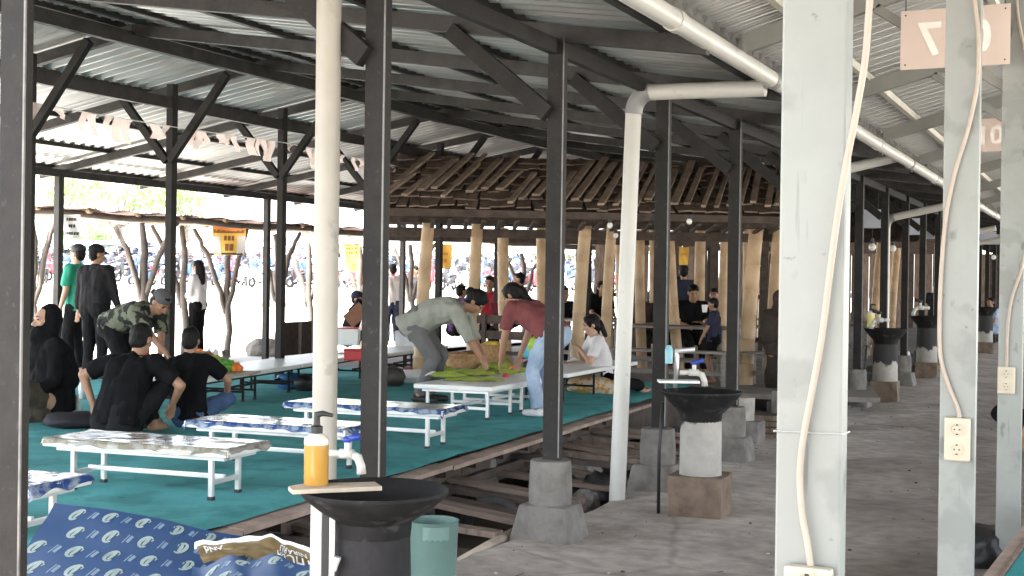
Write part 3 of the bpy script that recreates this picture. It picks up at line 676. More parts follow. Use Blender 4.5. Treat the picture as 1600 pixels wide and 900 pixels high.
# ------------------------------------------------------------------ motorcycles on the terrace
M_tyre = mat('tyre_rubber', (.02, .02, .02), .8)
M_chrome = mat('bike_chrome', (.6, .6, .6), .2, .9, .05)
M_glass_l = mat('headlight_glass', (.75, .75, .72), .15, 0, .02)
def bike(col, nm):
    m = mat(nm, col, .28, .1, .08, 6)
    t = thing('motorcycle', 'x', 'motorcycle', (0, 0, 0))
    for x in (-.62, .62):
        wm = MB(); pr = [( .19+.075*math.cos(a), .045*math.sin(a)) for a in [2*math.pi*k/8 for k in range(9)]]
        wm.lathe(pr, 20); wm.v = [(x+p[0], p[2], .28+p[1]) for p in wm.v]; o = wm.build('wheel', M_tyre, t, smooth=True)
        rm = MB(); rm.lathe([(.03, -.03), (.17, -.015), (.17, .015), (.03, .03)], 16); rm.v = [(x+p[0], p[2], .28+p[1]) for p in rm.v]; rm.build('rim', M_chrome, o)
    def prof(poly, w0, name, mm):
        c0 = sum((V((p[0], 0, p[1])) for p in poly), V())/len(poly); mb = MB(); n_ = len(poly)
        vs = []
        for (y, k) in ((-w0, .78), (-w0*.55, 1), (w0*.55, 1), (w0, .78)):
            for p in poly: q = V((p[0], y, p[1])); vs.append(V((c0.x+(q.x-c0.x)*k, y, c0.z+(q.z-c0.z)*k)))
        fs = [(j*n_+i, j*n_+(i+1) % n_, (j+1)*n_+(i+1) % n_, (j+1)*n_+i) for j in range(3) for i in range(n_)]+[tuple(range(n_)), tuple(3*n_+i for i in range(n_))[::-1]]
        mb.add(vs, fs); return mb.build(name, mm, t, auto=40)
    prof([(-.85, .72), (-.5, .78), (-.05, .66), (.1, .42), (.0, .30), (-.35, .33), (-.62, .55)], .14, 'body', m)
    prof([(.30, .42), (.42, .36), (.56, .62), (.62, .92), (.5, .98), (.40, .78)], .17, 'front_shield', m)
    prof([(.40, .50), (.62, .60), (.84, .46), (.80, .42), (.62, .54), (.45, .45)], .06, 'fender', m)
    prof([(-.78, .77), (-.45, .83), (-.05, .74), (.0, .68), (-.45, .74), (-.76, .72)], .13, 'seat', M_black)
    MB().tube([(.52, -.34, 1.02), (.56, -.15, .98), (.56, .15, .98), (.52, .34, 1.02)], .018, 7).build('handlebar', M_black, t, smooth=True)
    for s in (-1, 1):
        MB().tube([(.54, s*.22, 1.0), (.56, s*.27, 1.17)], .008, 5).ico((.56, s*.28, 1.2), (.02, .06, .04), 1).build('mirror', M_black, t)
    MB().ico((.63, 0, .93), (.05, .09, .07), 2).build('headlight', M_glass_l, t, smooth=True)
    MB().tube([(.62, 0, .28), (.52, 0, .7)], .03, 7).tube([(-.62, 0, .28), (-.3, .0, .4)], .035, 7).build('fork', M_chrome, t)
    MB().tube([(.0, .12, .27), (-.8, .14, .36)], .04, 8).build('exhaust', M_chrome, t)
    return t
kinds = [('red', (.55, .09, .11)), ('blue', (.09, .16, .38)), ('black', (.045, .045, .05)), ('white', (.75, .75, .75)), ('silver', (.42, .43, .45))]
protos = {k: bike(c, k+'_bike_paint') for k, c in kinds}
used = set(); rb_ = random.Random(11); nb = 0
def merged(root):
    vs, fs, mi, ms = [], [], [], []
    def rec(o):
        if o.type == 'MESH':
            for m in o.data.materials:
                if m not in ms: ms.append(m)
            k = len(vs); vs.extend([tuple(v.co) for v in o.data.vertices])
            for p_ in o.data.polygons: fs.append([i+k for i in p_.vertices]); mi.append(ms.index(o.data.materials[p_.material_index]))
        for ch in o.children: rec(ch)
    rec(root); me = bpy.data.meshes.new('motorcycle'); me.from_pydata(vs, [], fs)
    for m in ms: me.materials.append(m)
    me.polygons.foreach_set('material_index', mi); me.polygons.foreach_set('use_smooth', [True]*len(fs)); me.update(); return me
far_mesh = {k: merged(protos[k]) for k in protos}
weights = ['black']*5+['white']*2+['blue']*4+['silver']*2+['red']*3
for row in range(7):
    npr = 44-2*row
    for k in range(npr):
        t = (k+.5+rb_.uniform(-.2, .2))/npr; 
        if t > .93: continue
        p = lerp(aw, bw, .03+.95*t)+nrm*(1.1+row*2.2+rb_.uniform(-.25, .25)); p.z = 1.0+.075*(1.1+row*2.2)
        kd = rb_.choice(weights)
        if row == 0 and 22 <= k <= 24: kd = 'red'
        if rb_.random() < .06: continue
        rz = R(YAW)+R(90)+R(rb_.choice([62, 70, 75, 60]))*rb_.choice([1, 1, 1, -1])+rb_.uniform(-.15, .15)+R(90)
        kw = dict(label=f'{kd} motorcycle parked in the crowded rows beyond the white wall', group=f'{kd} motorcycles parked beyond the wall')
        if row >= 2:
            o = bpy.data.objects.new('motorcycle', far_mesh[kd]); COL.objects.link(o); o.location = p; o.rotation_euler = (0, 0, rz); o.scale = (1.12, 1.12, 1.15); o['category'] = 'motorcycle'
            for a_, b_ in kw.items(): o[a_] = b_
            nb += 1; continue
        if kd not in used: o = protos[kd]; used.add(kd); [o.__setitem__(a_, b_) for a_, b_ in kw.items()]; o.location = p; o.rotation_euler = (R(rb_.uniform(-6, 6)), 0, rz)
        else: o = dup(protos[kd], loc=p, rz=rz, **kw)
        nb += 1
# row lamps of the sunshade awnings over the parking: thin white tarps on poles
for k, (px, d) in enumerate(((160, 73), (300, 75), (470, 74), (830, 76))):
    p = at(px, 404, d); t = thing('sun_canopy', 'pale canopy over the parked motorcycles, '+['farthest left', 'right of the left canopy', 'left of the cream drain pipe', 'seen through the pavilion'][k], 'canopy', V((p.x, p.y, 1.4)), R(YAW))
    MB().grid(lambda u, v: V((lerp(-2.6, 2.6, u), lerp(-1.5, 1.5, v), 1.9+.3*math.sin(v*3.14)+.05*math.sin(u*12))), 14, 6).build('fabric', mat('pale_tarp', (.35, .40, .52), .7, 0, .3, 1.2) if k % 2 == 0 else mwh, t, smooth=True)
    for sx in (-2.5, 2.5):
        for sy in (-1.4, 1.4): MB().tube([(sx, sy, -.3), (sx, sy, 1.92)], .03, 6).build('pole', M_alu, t)
# bunting strung along the mid row of posts
bt = thing('bunting', 'string of torn pale pink cloth flags hanging along the middle posts', 'bunting', (-8.94, 8, 3.1))
mfl = translucent('pale_pink_cloth', (.78, .665, .625), .45, rough=.8, var=.06)
def bz(y): return 3.12-.05*math.sin((y*.5) % math.pi)
MB().tube([(0, y-8, bz(y)-3.1) for y in [4+.25*i for i in range(72)]], .006, 5).build('string', M_white, bt)
rf = random.Random(9); y = 7.6
while y < 19:
    w_ = rf.uniform(.07, .16); h = rf.uniform(.09, .25); tw = rf.uniform(-.5, .5); ph = rf.uniform(0, 6)
    MB().grid(lambda u, v: V((.03*math.sin(v*4+ph)+tw*w_*(u-.5)*v, y-8+w_*(u-.5)*(1-.3*v*rf.random()), bz(y)-3.1-h*v)), 3, 5).build('flag', mfl, bt, smooth=True)
    y += rf.choice([.10, .13, .2, .3, .42])

fw = thing('added_board_wall', 'added dark board wall hiding the bright yard at the far end of the hall', 'wall', (0, 0, 0))  # added wall, keeps the bright yard out of view down the hall
for k in range(36): MB().box((-13+k*.305, 46+.02*(k % 2), 1.35), (.29, .04, 2.7)).build('board', M_wood if k % 3 else M_wood_dark, fw)  # boards of the added wall
p2v = thing('bamboo_pavilion', 'second bamboo pavilion with dark roof farther down the hall', 'pavilion', (0, 0, 0))
for (x, y) in ((-7.6, 27), (-5.9, 26.4), (-4.4, 26), (-7.8, 30.4), (-6.1, 29.8), (-4.6, 29.4), (-5.3, 33), (-3.9, 32.6)):
    bamboo_mb(V((x, y, .1)), V((x+.12, y, 2.4)), .085).build('post', M_bamboo, p2v, smooth=True)
mb = MB(); mb.grid(lambda u, v: V((lerp(-8.6, -3.5, u), lerp(25.3, 29.6, v), 2.38+.85*v+.015*math.sin(u*90))), 60, 3); mb.grid(lambda u, v: V((lerp(-8.6, -3.5, u), lerp(29.6, 34, v), 3.23-.85*v)), 2, 2); mb.build('roof', M_shing, p2v)
slat_bench(V((-7.4, 26.2, .1)), V((-4.2, 25.4, .1)), .74, .7, 'grey wooden table under the second pavilion', 'table', M_gwood)

sw = thing('added_slat_partition', 'added dark slat partition dimming the bright yard behind the right half of the pavilion', 'partition', (0, 0, 0))  # added slats, darken the bright gap seen through the pavilion
for k in range(15): MB().box((-9.3+k*.235, 23.6, 1.2), (.15 if k % 3 else .19, .03, 2.3), Euler((0, R(random.uniform(-1.5, 1.5)), 0))).build('slat', M_wood_dark if k % 4 else M_wood, sw)
for z in (.5, 1.3, 2.2): MB().box((-7.65, 23.64, z), (3.5, .04, .08)).build('added_rail', M_wood_dark, sw)
# ------------------------------------------------------------------ low tables on the carpet
def low_table(name, c, rz, L, W, H, label, leg='alu', group=None, n_legs=1, top=M_white):
    t = thing(name, label, 'table', (c[0], c[1], HP+.006), rz, group)
    lm = M_alu if leg == 'alu' else M_dark
    MB().box((0, 0, H-.022), (L, W, .044), None, .010).build('tabletop', top, t)
    MB().box((0, 0, H-.055), (L-.12, W-.12, .03)).build('apron', lm, t)
    units = [(-L/2+.16, L/2-.16)] if n_legs == 1 else [(-L/2+.12, -.14), (.14, L/2-.12)]
    lw = .028 if leg == 'alu' else .022
    for xa, xb in units:
        for x in (xa, xb):
            for sy in (-1, 1):
                lg = MB().box((x, sy*(W/2-.09), (H-.05)/2), (lw, lw, H-.05), None, .004).build('leg', lm, t)
                MB().box((x, sy*(W/2-.09), .012), (lw+.006, lw+.006, .024), None, .004).build('foot_cap', M_black, lg)
            MB().box((x, 0, .10), (lw*.8, W-.19, lw), None, .003).build('crossbar', lm, t)
        MB().box(((xa+xb)/2, 0, .115), (xb-xa, lw*.8, lw), None, .003).build('stretcher', lm, t)
    return t
M_foil_b = mat('blue_printed_foil', (.03, .075, .24), .22, .2, .1, 16, .2, 25, col2=(.30, .36, .44), lo=.46, hi=.60)
M_foil_g = mat('gold_printed_foil', (.26, .235, .17), .2, .3, .2, 9, .2, 22, col2=(.42, .41, .37), lo=.45, hi=.55)
M_foil_t = mat('silver_foil_top', (.42, .42, .41), .13, .55, .2, 5, .22, 14, col2=(.66, .66, .65), lo=.4, hi=.6)
M_foil_s = mat('white_foil_underside', (.7, .7, .7), .4, 0, .05)
def cover(t, L, W, H, label, m, seed, drop=.05):
    ps = V(t.location); rz = t.rotation_euler.z
    c = thing('table_cover', label, 'table cover', (ps.x, ps.y, ps.z+H), rz)
    def f(u, v):
        a, b = (u-.5)*2, (v-.5)*2
        x, y = a*(L/2+.03+.02*nz3(v*4, seed)), b*(W/2+.028+.012*nz3(u*5, seed+5))
        z = .006+.006*max(0, fbm(x*5+seed, y*5))
        ex = max(0, abs(x)-L/2+.005)+max(0, abs(y)-W/2+.005)
        z -= ex*(1.0+.6*nz3(x*9, y*9, seed))
        return V((x-ex*.5*(1 if x > 0 else -1)*(abs(x) > L/2-.005), y-ex*.5*(1 if y > 0 else -1)*(abs(y) > W/2-.005), z))
    mb = MB(); mb.grid(f, 70, 30)
    for i, fc in enumerate(mb.f):
        q = sum((V(mb.v[k]) for k in fc), V())/4; mb.mi[i] = 1 if (abs(q.y) > W/2-.015-.02*abs(nz3(q.x*6, seed)) or abs(q.x) > L/2-.02-.05*abs(nz3(q.y*5, seed, 3))) else 0
    mb.build('sheet', [M_foil_t, m], c, smooth=True)
    return c
B = [(-4.95, 4.36, 4, 1.15, .46), (-5.06, 5.85, 3, 1.25, .46), (-5.02, 7.02, 2, 1.2, .46), (-5.15, 8.42, 1, 1.35, .46)]
labs = ['low bench table cut off at the lower left edge', 'low bench table with gold cover, second from the camera', 'low bench table behind the soap bottle, third from the camera', 'low bench table in front of the bending man, fourth from the camera']
cl = ['crinkled blue and silver foil cover on the table at the lower left edge', 'shiny gold and white foil cover on the second low table', 'shiny blue edged foil cover on the third low table', 'blue and silver foil cover on the low table before the bending man']
for i, (x, y, a, L, W) in enumerate(B):
    t = low_table('low_table', (x, y), R(a+3), L, W, .30, labs[i])
    cover(t, L, W, .30, cl[i], M_foil_g if i == 1 else M_foil_b, i*3.7)
def table_between(pA, pB, W, H, label, n=1, leg='dark', off=1):
    d = pB-pA; d.z = 0; L = d.length; rz = math.atan2(d.y, d.x); s = V((-d.y, d.x, 0)).normalized()
    c = (pA+pB)/2+s*(W/2*off)
    return low_table('folding_table', c, rz, L, W, H, label, leg, None, n)
zt = HP+.31
A1 = gp(768, 606, zt); dirL = Matrix.Rotation(R(3), 3, 'Z') @ V((0, 1, 0))
Bp = A1+dirL*1.6
T_food = table_between(A1, Bp, .78, .31, 'white folding table with banana leaf food beside the bending man', 2, 'alu', 1)
Cp, Dp = A1+dirL*2.0, A1+dirL*4.5
table_between(Cp, Dp, .6, .31, 'white folding table in front of the girl in the white shirt', 2, 'dark', 1)
E1_, E2_ = gp(322, 592, zt), gp(470, 570, zt)
d_ = E2_-E1_; E3_ = E2_+d_.normalized()*.03; E4_ = gp(552, 558, zt)
T_left = table_between(E1_, E2_, .75, .31, 'long white folding table where the man in camouflage serves food', 2, 'dark', 1)
table_between(E3_, E3_+d_.normalized()*2.2, .75, .31, 'white folding table behind the cream drain pipe', 2, 'dark', 1)
F1_, F2_ = gp(585, 556, zt), gp(700, 541, zt)
table_between(F1_, F2_, .7, .31, 'white folding table far back behind the bending man', 2, 'dark', 1)
G1_, G2_ = gp(225, 592, zt), gp(300, 582, zt)

# ------------------------------------------------------------------ food and small things on the tables
M_bleaf = mat('banana_leaf', (.15, .22, .03), .42, 0, .3, 5, .2, 30, col2=(.42, .46, .09), stretch=(1, 6, 1))
M_bask = mat('woven_basket', (.36, .20, .09), .7, 0, .35, 30, .6, 60)
M_paper = mat('white_paper', (.80, .79, .77), .7, 0, .03)
M_oran = mat('orange_food', (.72, .20, .03), .5, 0, .3, 20); M_red = mat('red_plastic', (.50, .025, .03), .35, 0, .08); M_yel = mat('yellow_food', (.70, .50, .06), .5, 0, .2, 20)
M_brown_f = mat('fried_food', (.30, .15, .06), .6, 0, .4, 25, .5, 60); M_grn = mat('green_leaf_food', (.08, .26, .03), .5, 0, .3, 12)
ZT = HP+.006+.31
def leafpack(p, L, W, h, rz, label):
    t = thing('leaf_parcel', label, 'leaf parcel', p, rz)
    MB().grid(lambda u, v: V(((u-.5)*L, (v-.5)*W*math.sin(math.pi*min(1, max(.0, .12+u*.76)))*1.25, h*(math.sin(v*math.pi)*math.sin(u*math.pi)**.5)+.006+.012*nz3(u*6, v*5, L*9))), 20, 10).build('leaf', M_bleaf, t, smooth=True)
    MB().ico((0, 0, h*.3), (L*.36, W*.28, h*.55), 2, .2, 3).build('filling', M_bleaf, t, smooth=True)
    return t
k = 0
for (px, py, L, W, h, a) in ((735, 583, .50, .2, .06, 5), (775, 573, .42, .16, .06, 30), (700, 586, .34, .14, .05, -10), (785, 581, .36, .13, .04, 12), (740, 592, .55, .14, .03, 2), (770, 563, .44, .2, .07, 20), (812, 578, .3, .12, .04, 40), (690, 577, .3, .12, .05, 10)):
    p = gp(px, py+3, ZT); leafpack((p.x, p.y, ZT), L*1.05, W*1.0, h*1.05, R(YAW+a), ['largest banana leaf parcel under the bending man’s hands'.replace('’s', ''), 'banana leaf parcel right of the bending man hands', 'short leaf parcel beside the white paper', 'leaf parcel beside the orange food', 'flat long leaf at the near edge of the food table', 'leaf parcel in front of the right basket', 'small leaf parcel near the right corner of the food table', 'small leaf parcel behind the white paper'][k]); k += 1
def basket(p, r, h, label, fill=M_brown_f, m=M_bask):
    t = thing('basket', label, 'basket', p)
    MB().lathe([(.0, .0), (r*.85, .0), (r, h), (r*1.04, h), (r*1.0, h-.015), (r*.8, .02)], 24).build('bowl', m, t, auto=50)
    MB().lathe([(r*1.0, h), (r*1.07, h+.012), (r*1.0, h+.024)], 24).build('rim', m, t, smooth=True)
    MB().ico((0, 0, h*.85), (r*.88, r*.88, h*.45), 3, .35, 5).build('food', fill, t)
p = gp(724, 574, ZT); basket((p.x, p.y, ZT), 0.21, .13, 'round woven basket at the bending man hands, left')
p = gp(769, 566, ZT); basket((p.x, p.y, ZT), .17, .19, 'tall woven basket right of the bending man hands', M_yel)
for (px, py, s, m, lab, nm) in ((803, 578, .05, M_oran, 'orange pieces of food by the right basket', 'food'), (822, 562, .09, M_red, 'round red bowl in front of the woman in maroon', 'bowl'), (760, 582, .035, M_oran, 'small orange chilli piece on the leaves', 'food'), (790, 586, .03, M_red, 'small red chilli heap at the table edge', 'food')):
    p = gp(px, py, ZT+.02); tag(MB().ico((p.x, p.y, ZT+s*.6), (s, s, s*.75), 3, .25, 4, px).build(nm, m, smooth=True), lab, 'food')
def paper(px, py, z, s, label, rz=0, m=M_paper):
    p = gp(px, py, z); t = thing('paper_sheet', label, 'paper', (p.x, p.y, z+.006), rz)
    MB().grid(lambda u, v: V(((u-.5)*s, (v-.5)*s*.7, .05*s*3*abs(nz3(u*2.2, v*2.1, px))+.03*math.sin(u*3.1)*s*3)), 10, 8).build('sheet', m, t)
paper(686, 588, ZT, .26, 'folded white paper at the left corner of the food table', .4)
paper(832, 565, ZT, .36, 'white sheet of paper at the right end of the food table', .9)
paper(905, 567, ZT, .3, 'white wrapper on the table before the girl in white', .2)
tag(MB().lathe([(0, 0), (.035, 0), (.04, .12), (.037, .12), (.0, .02)], 14, tuple(gp(912, 566, ZT))).build('cup', translucent('clear_cup', (.75, .72, .75), .4, rough=.2)), 'clear plastic cup on the table before the girl in white', 'cup')
# green balloon-like bag with blue and red by the woman
for (px, py, d, r, m, lab) in ((834, 540, 12.9, (.055, .05, .10), mat('lime_plastic', (.38, .62, .04), .3, 0, .1), 'lime green plastic bag held beside the woman in maroon'), (826, 548, 13.1, (.08, .06, .09), mat('cyan_plastic', (.10, .42, .55), .3, 0, .1), 'light blue plastic bag beside the woman in maroon')):
    tag(MB().ico(at(px, py, d), r, 3, .3, 2.5, px).build('plastic_bag', m, smooth=True), lab, 'bag')
# table on the left with food
def jar(px, py, label):
    p = gp(px, py, ZT); t = thing('jar', label, 'jar', (p.x, p.y, ZT))
    MB().lathe([(0, 0), (.055, 0), (.062, .02), (.062, .13), (.05, .155)], 18, cap=False).build('body', mat('orange_sauce_jar', (.62, .13, .03), .2, 0, .2, 8), t, auto=50)
    MB().lathe([(.056, .15), (.06, .155), (.06, .19), (.0, .195)], 18).build('lid', M_red, t, auto=50)
jar(222, 580, 'jar of orange red snacks with a red lid between the seated men')
T2 = ZT
for (px, py, r, m, lab) in ((318, 572, .10, M_brown_f, 'heap of fried food on the left white table'), (332, 575, .085, M_bleaf, 'green and yellow food in front of the fried heap'), (349, 576, .07, M_grn, 'dark green leaves on the left white table'), (364, 576, .055, M_oran, 'orange cup of food at the end of the left food row'), (312, 556, .06, M_oran, 'orange fruit beside the serving man hand'), (300, 575, .09, M_bask, 'brown paper parcel on the left white table')):
    p = gp(px, py+6, ZT); r *= 1.5; tag(MB().ico((p.x, p.y, ZT+r*.5), (r*1.15, r*1.15, r*.8), 3, .35, 4, px).build('food', m), lab, 'food')
for (px, py, lab) in ((326, 560, 'white folded napkin in the left food row'), (336, 560, 'second white napkin right of the folded one')):
    p = gp(px, py, ZT+.06); tag(MB().ico((p.x, p.y, ZT+.08), (.05, .05, .09), 2, .3, 3, px).build('napkin', M_paper), lab, 'napkin')
p = gp(352, 572, ZT); t = thing('glass', 'clear glass standing on the left white table', 'glass', (p.x, p.y, ZT)); MB().lathe([(0, .004), (.03, .004), (.045, .17), (.042, .17), (.028, .012)], 16).build('body', mat('drinking_glass', (.35, .33, .28), .1, 0, .1, trans=.6), t, smooth=True)
t = thing('plate', 'white serving tray under the food on the left table', 'tray', tuple(gp(325, 585, ZT)), R(YAW)); MB().box((0, .1, .010), (.9, .5, .014), None, .005).build('tray_body', mat('brown_tray', (.30, .22, .14), .6), t)
for (px, py, sz, m, lab) in ((545, 533, (.3, .3, .24), M_paper, 'white carton with red lid on the table behind the drain pipe'), (560, 557, (.32, .2, .12), M_red, 'red box lying on the table behind the drain pipe'), (635, 535, (.3, .28, .2), mat('grey_crate', (.55, .55, .57), .5), 'pale grey box behind the far white table'), (578, 556, (.22, .2, .12), mat('card_box', (.42, .30, .18), .8), 'brown cardboard box right of the red box')):
    p = gp(px, py+6, ZT); t = thing('box', lab, 'box', (p.x, p.y, ZT), R(YAW)); MB().box((0, 0, sz[2]/2), sz, None, .012).build('carton', m, t)
    MB().box((0, 0, sz[2]+.008), (sz[0]+.012, sz[1]+.012, .02), None, .006).build('lid', M_red if 'red lid' in lab else m, t)
# bags and shoes on the carpet
for (px, py, d, r, m, lab, nm, ct) in ((612, 600, 15.2, (.17, .12, .13), mat('dark_brown_bag', (.05, .042, .036), .6, 0, .3, 8), 'dark brown shoulder bag on the carpet behind the thin dark post', 'shoulder_bag', 'bag'), (648, 586, 15.8, (.2, .14, .09), M_paper, 'white plastic bag on the carpet behind the bending man', 'plastic_bag', 'bag'), (455, 590, 14.6, (.2, .15, .1), mat('blue_bag', (.04, .16, .36), .5, 0, .2, 8), 'blue bag under the white table left of the drain pipe', 'cloth_bag', 'bag'),
        (478, 592, 14.4, (.14, .12, .10), M_black, 'black bag under the white table beside the blue bag', 'cloth_bag', 'bag'), (640, 575, 16.5, (.1, .1, .08), mat('pink_pouch', (.6, .12, .16), .5), 'small red pouch under the far white table', 'pouch', 'bag'), (46, 652, 11.2, (.13, .12, .14), M_red, 'red plastic bowl stack beside the woman in black', 'plastic_bowl', 'bowl'), (112, 668, 10.6, (.26, .2, .07), mat('black_cloth_bag', (.016, .014, .02), .8, 0, .3, 9), 'black cloth bundle on the carpet behind the first bench', 'cloth_bundle', 'bundle')):
    p = at(px, py, d); p.z = HP+r[2]*.86; tag(MB().ico(p, r, 3, .28, 2.2, px).build(nm, m, smooth=True), lab, ct)
for k, (px, py) in enumerate(((118, 590), (128, 612), (120, 640), (112, 628))):
    p = gp(px, py+12, HP); t = thing('bottle', ['clear plastic bottle left of the man in black, farthest', 'clear plastic bottle standing before the seated woman', 'plastic cup at the left elbow of the man in black', 'white topped cup beside the plastic bottle'][k], 'bottle', (p.x, p.y, HP))
    MB().lathe([(0, 0), (.035, .0), (.036, .13), (.02, .17), (.014, .175), (.014, .2), (0, .2)], 14).build('body', mat('clear_bottle', (.7, .72, .72), .15, 0, .03), t, smooth=True)
    MB().lathe([(.017, .18), (.017, .205), (0, .207)], 12).build('bottle_cap', M_paper, t)
# patterned floral bag by the girl
pt = at(928, 612, 14.6); pt.z = HP+.09
tag(MB().ico(pt, (.34, .20, .11), 3, .22, 1.8, 3).build('cloth_bag', mat('floral_print', (.62, .52, .42), .8, 0, .1, 16, 0, 40, col2=(.62, .30, .05), lo=.47, hi=.53), smooth=True), 'white and orange floral cloth bag on the carpet before the girl', 'bag')

# ------------------------------------------------------------------ wash basins along the path
M_basin = mat('black_rubber_basin', (.013, .0125, .0125), .7, 0, .5, 7, .35, 30, spec=.2)
stains(M_basin, 8, .60, 3.0); M_drum = mat('dark_painted_drum', (.022, .021, .022), .7, 0, .3, 6, .3, 40, spec=.2)
def plastered(name, thr):
    m = mat(name, (.36, .335, .305), .85, 0, .22, 5, .5, 30); n = m.node_tree; b = n.nodes['Principled BSDF']; ramp = [q for q in n.nodes if q.type == 'VALTORGB'][0]
    tc = n.nodes['Texture Coordinate']; sp = n.nodes.new('ShaderNodeSeparateXYZ'); n.links.new(tc.outputs['Object'], sp.inputs[0])
    nz = n.nodes.new('ShaderNodeTexNoise'); nz.inputs['Scale'].default_value = 7; nz.inputs['Detail'].default_value = 4; mp = n.nodes.new('ShaderNodeMapping'); mp.inputs['Scale'].default_value = (1, 1, .35)
    n.links.new(tc.outputs['Object'], mp.inputs[0]); n.links.new(mp.outputs[0], nz.inputs[0])
    ad = n.nodes.new('ShaderNodeMath'); ad.operation = 'MULTIPLY_ADD'; ad.inputs[1].default_value = .34; n.links.new(nz.outputs[0], ad.inputs[0]); n.links.new(sp.outputs[2], ad.inputs[2])
    mr = n.nodes.new('ShaderNodeMapRange'); mr.inputs[1].default_value = thr+.16; mr.inputs[2].default_value = thr+.18; n.links.new(ad.outputs[0], mr.inputs[0])
    mx = n.nodes.new('ShaderNodeMix'); mx.data_type = 'RGBA'; mx.inputs[7].default_value = (.035, .033, .033, 1); n.links.new(mr.outputs[0], mx.inputs[0]); n.links.new(ramp.outputs[0], mx.inputs[6]); n.links.new(mx.outputs[2], b.inputs['Base Color'])
    return m
M_plastered = plastered('drip_painted_column', .50); M_plast_shade = plastered('plaster_column_shaded_top', .60)  # second column: dark top paints in the shade under its bowl
M_soap = mat('amber_liquid_soap', (.42, .235, .05), .18, 0, .10, 2)
def soap(p, label, s=1.0, rz=0, m=M_soap):
    t = thing('soap_bottle', label, 'soap bottle', p, rz); t.scale = (s, s, s)
    MB().lathe([(.0, 0), (.040, .0), (.0425, .006), (.0425, .138)], 24).build('liquid', m, t, auto=50)
    MB().lathe([(.0425, .1385), (.0432, .150), (.040, .160), (.026, .172), (.018, .178)], 24).build('shoulder', mat('pale_clear_plastic', (.62, .60, .50), .15, 0, .03), t, auto=50)
    MB().lathe([(.020, .176), (.021, .20), (.012, .205), (.010, .235), (.0, .236)], 16).tube([(0, 0, .225), (0, 0, .24), (.02, .0, .245), (.055, 0, .238)], [.012, .013, .010, .006], 10).build('pump', M_black, t, auto=50)
    return t
def tap(p, dirv, label, s=1.0, handle=mat('blue_tap_handle', (.02, .05, .30), .3, 0, .1)):
    rz = math.atan2(dirv.y, dirv.x); t = thing('water_tap', label, 'tap', p, rz); t.scale = (s, s, s)
    MB().tube([(-.02, 0, 0), (.05, 0, 0)], .014, 12).tube([(.03, 0, 0), (.085, 0, 0)], [.019, .019], 12).tube([(.075, 0, .0), (.105, 0, -.012), (.118, 0, -.045), (.120, 0, -.075)], [.016, .018, .017, .019], 12).build('spout', M_pvc, t, smooth=True)
    MB().tube([(.06, 0, .01), (.06, 0, .045)], .012, 10).build('stem', M_pvc, t)
    MB().ico((.06, 0, .055), (.022, .018, .014), 2).tube([(.06, 0, .058), (.11, .0, .070)], [.011, .016], 10).build('handle', handle, t, smooth=True)
    return t
def basin(c, label, rim_z, r_top, r_bot, drum_m, cube, board=True, seed=0, drum_r=None, bow_h=.17):
    t = thing('wash_basin', label, 'wash basin', (c.x, c.y, 0))
    z0 = rim_z-bow_h; dr = drum_r or r_bot
    MB().lathe([(r_bot*.98, z0-.03), (r_bot*1.02, z0+.02), (lerp(r_bot, r_top, .55), z0+bow_h*.52), (r_top*.97, rim_z-.018), (r_top*1.01, rim_z-.004), (r_top, rim_z+.006), (r_top*.96, rim_z), (r_top*.9, rim_z-.03), (r_bot*.9, z0+.03), (0, z0+.02)], 40, jit=.02).build('bowl', M_basin, t, auto=50)
    ct = .26 if cube else -.05
    MB().lathe([(dr*1.02, ct), (dr*.99, lerp(ct, z0, .3)), (dr*1.01, lerp(ct, z0, .7)), (dr*.97, z0)], 30, jit=.035).build('column', drum_m, t, auto=50)
    if cube:
        bm_ = MB(); s = .36; n_ = 6
        for ax in range(3):
            for sg in (-1, 1):
                def f(u, v, ax=ax, sg=sg):
                    q = [0, 0, 0]; q[ax] = sg; q[(ax+1) % 3] = 2*u-1; q[(ax+2) % 3] = 2*v-1; q = V(q)
                    k = 1-.03*sum(abs(a_)**6 for a_ in q)/3
                    p_ = V((q.x*s/2*k, q.y*s/2*k, .12+q.z*.15)); return p_+V((nz3(p_.x*8, p_.y*8, p_.z*8+seed), nz3(p_.x*8+5, p_.y*8, p_.z*8+seed), 0))*.018
                bm_.grid(f, n_, n_)
        o = bm_.build('base_block', M_brown_cement, t)
        o.rotation_euler = (0, 0, R(4))
    return t
b1c = V((*at(585, 768, 4.35).xy, 0)); RZ1 = at(585, 766, 4.35).z
b1 = basin(b1c, 'large black wash basin on a dark drum in the foreground', RZ1, .252, .128, M_drum, False, bow_h=.122)
b2c = V((*at(1096, 610, 8.35).xy, 0)); b2 = basin(b2c, 'black wash basin on a plastered column and brown concrete block, second along the path', at(1096, 612, 8.35).z, 0.26, .135, M_plast_shade, True, seed=2, bow_h=.16)
b3c = V((*at(1384, 514, 17).xy, 0)); b3 = basin(b3c, 'wash basin on a grey column beside the pink bucket, third along the path', at(1384, 514, 17).z, .28, .16, M_plastered, True, seed=4)
b4c = V((*at(1449, 494, 21.5).xy, 0)); basin(b4c, 'fourth wash basin, small in the distance behind the pale post', at(1449, 494, 21.5).z, .28, .17, M_plastered, True, seed=6)
b5c = V((*at(1540, 482, 30).xy, 0)); basin(b5c, 'farthest wash basin between the two right pale posts', at(1540, 480, 30).z, .28, .17, M_plastered, True, seed=8)
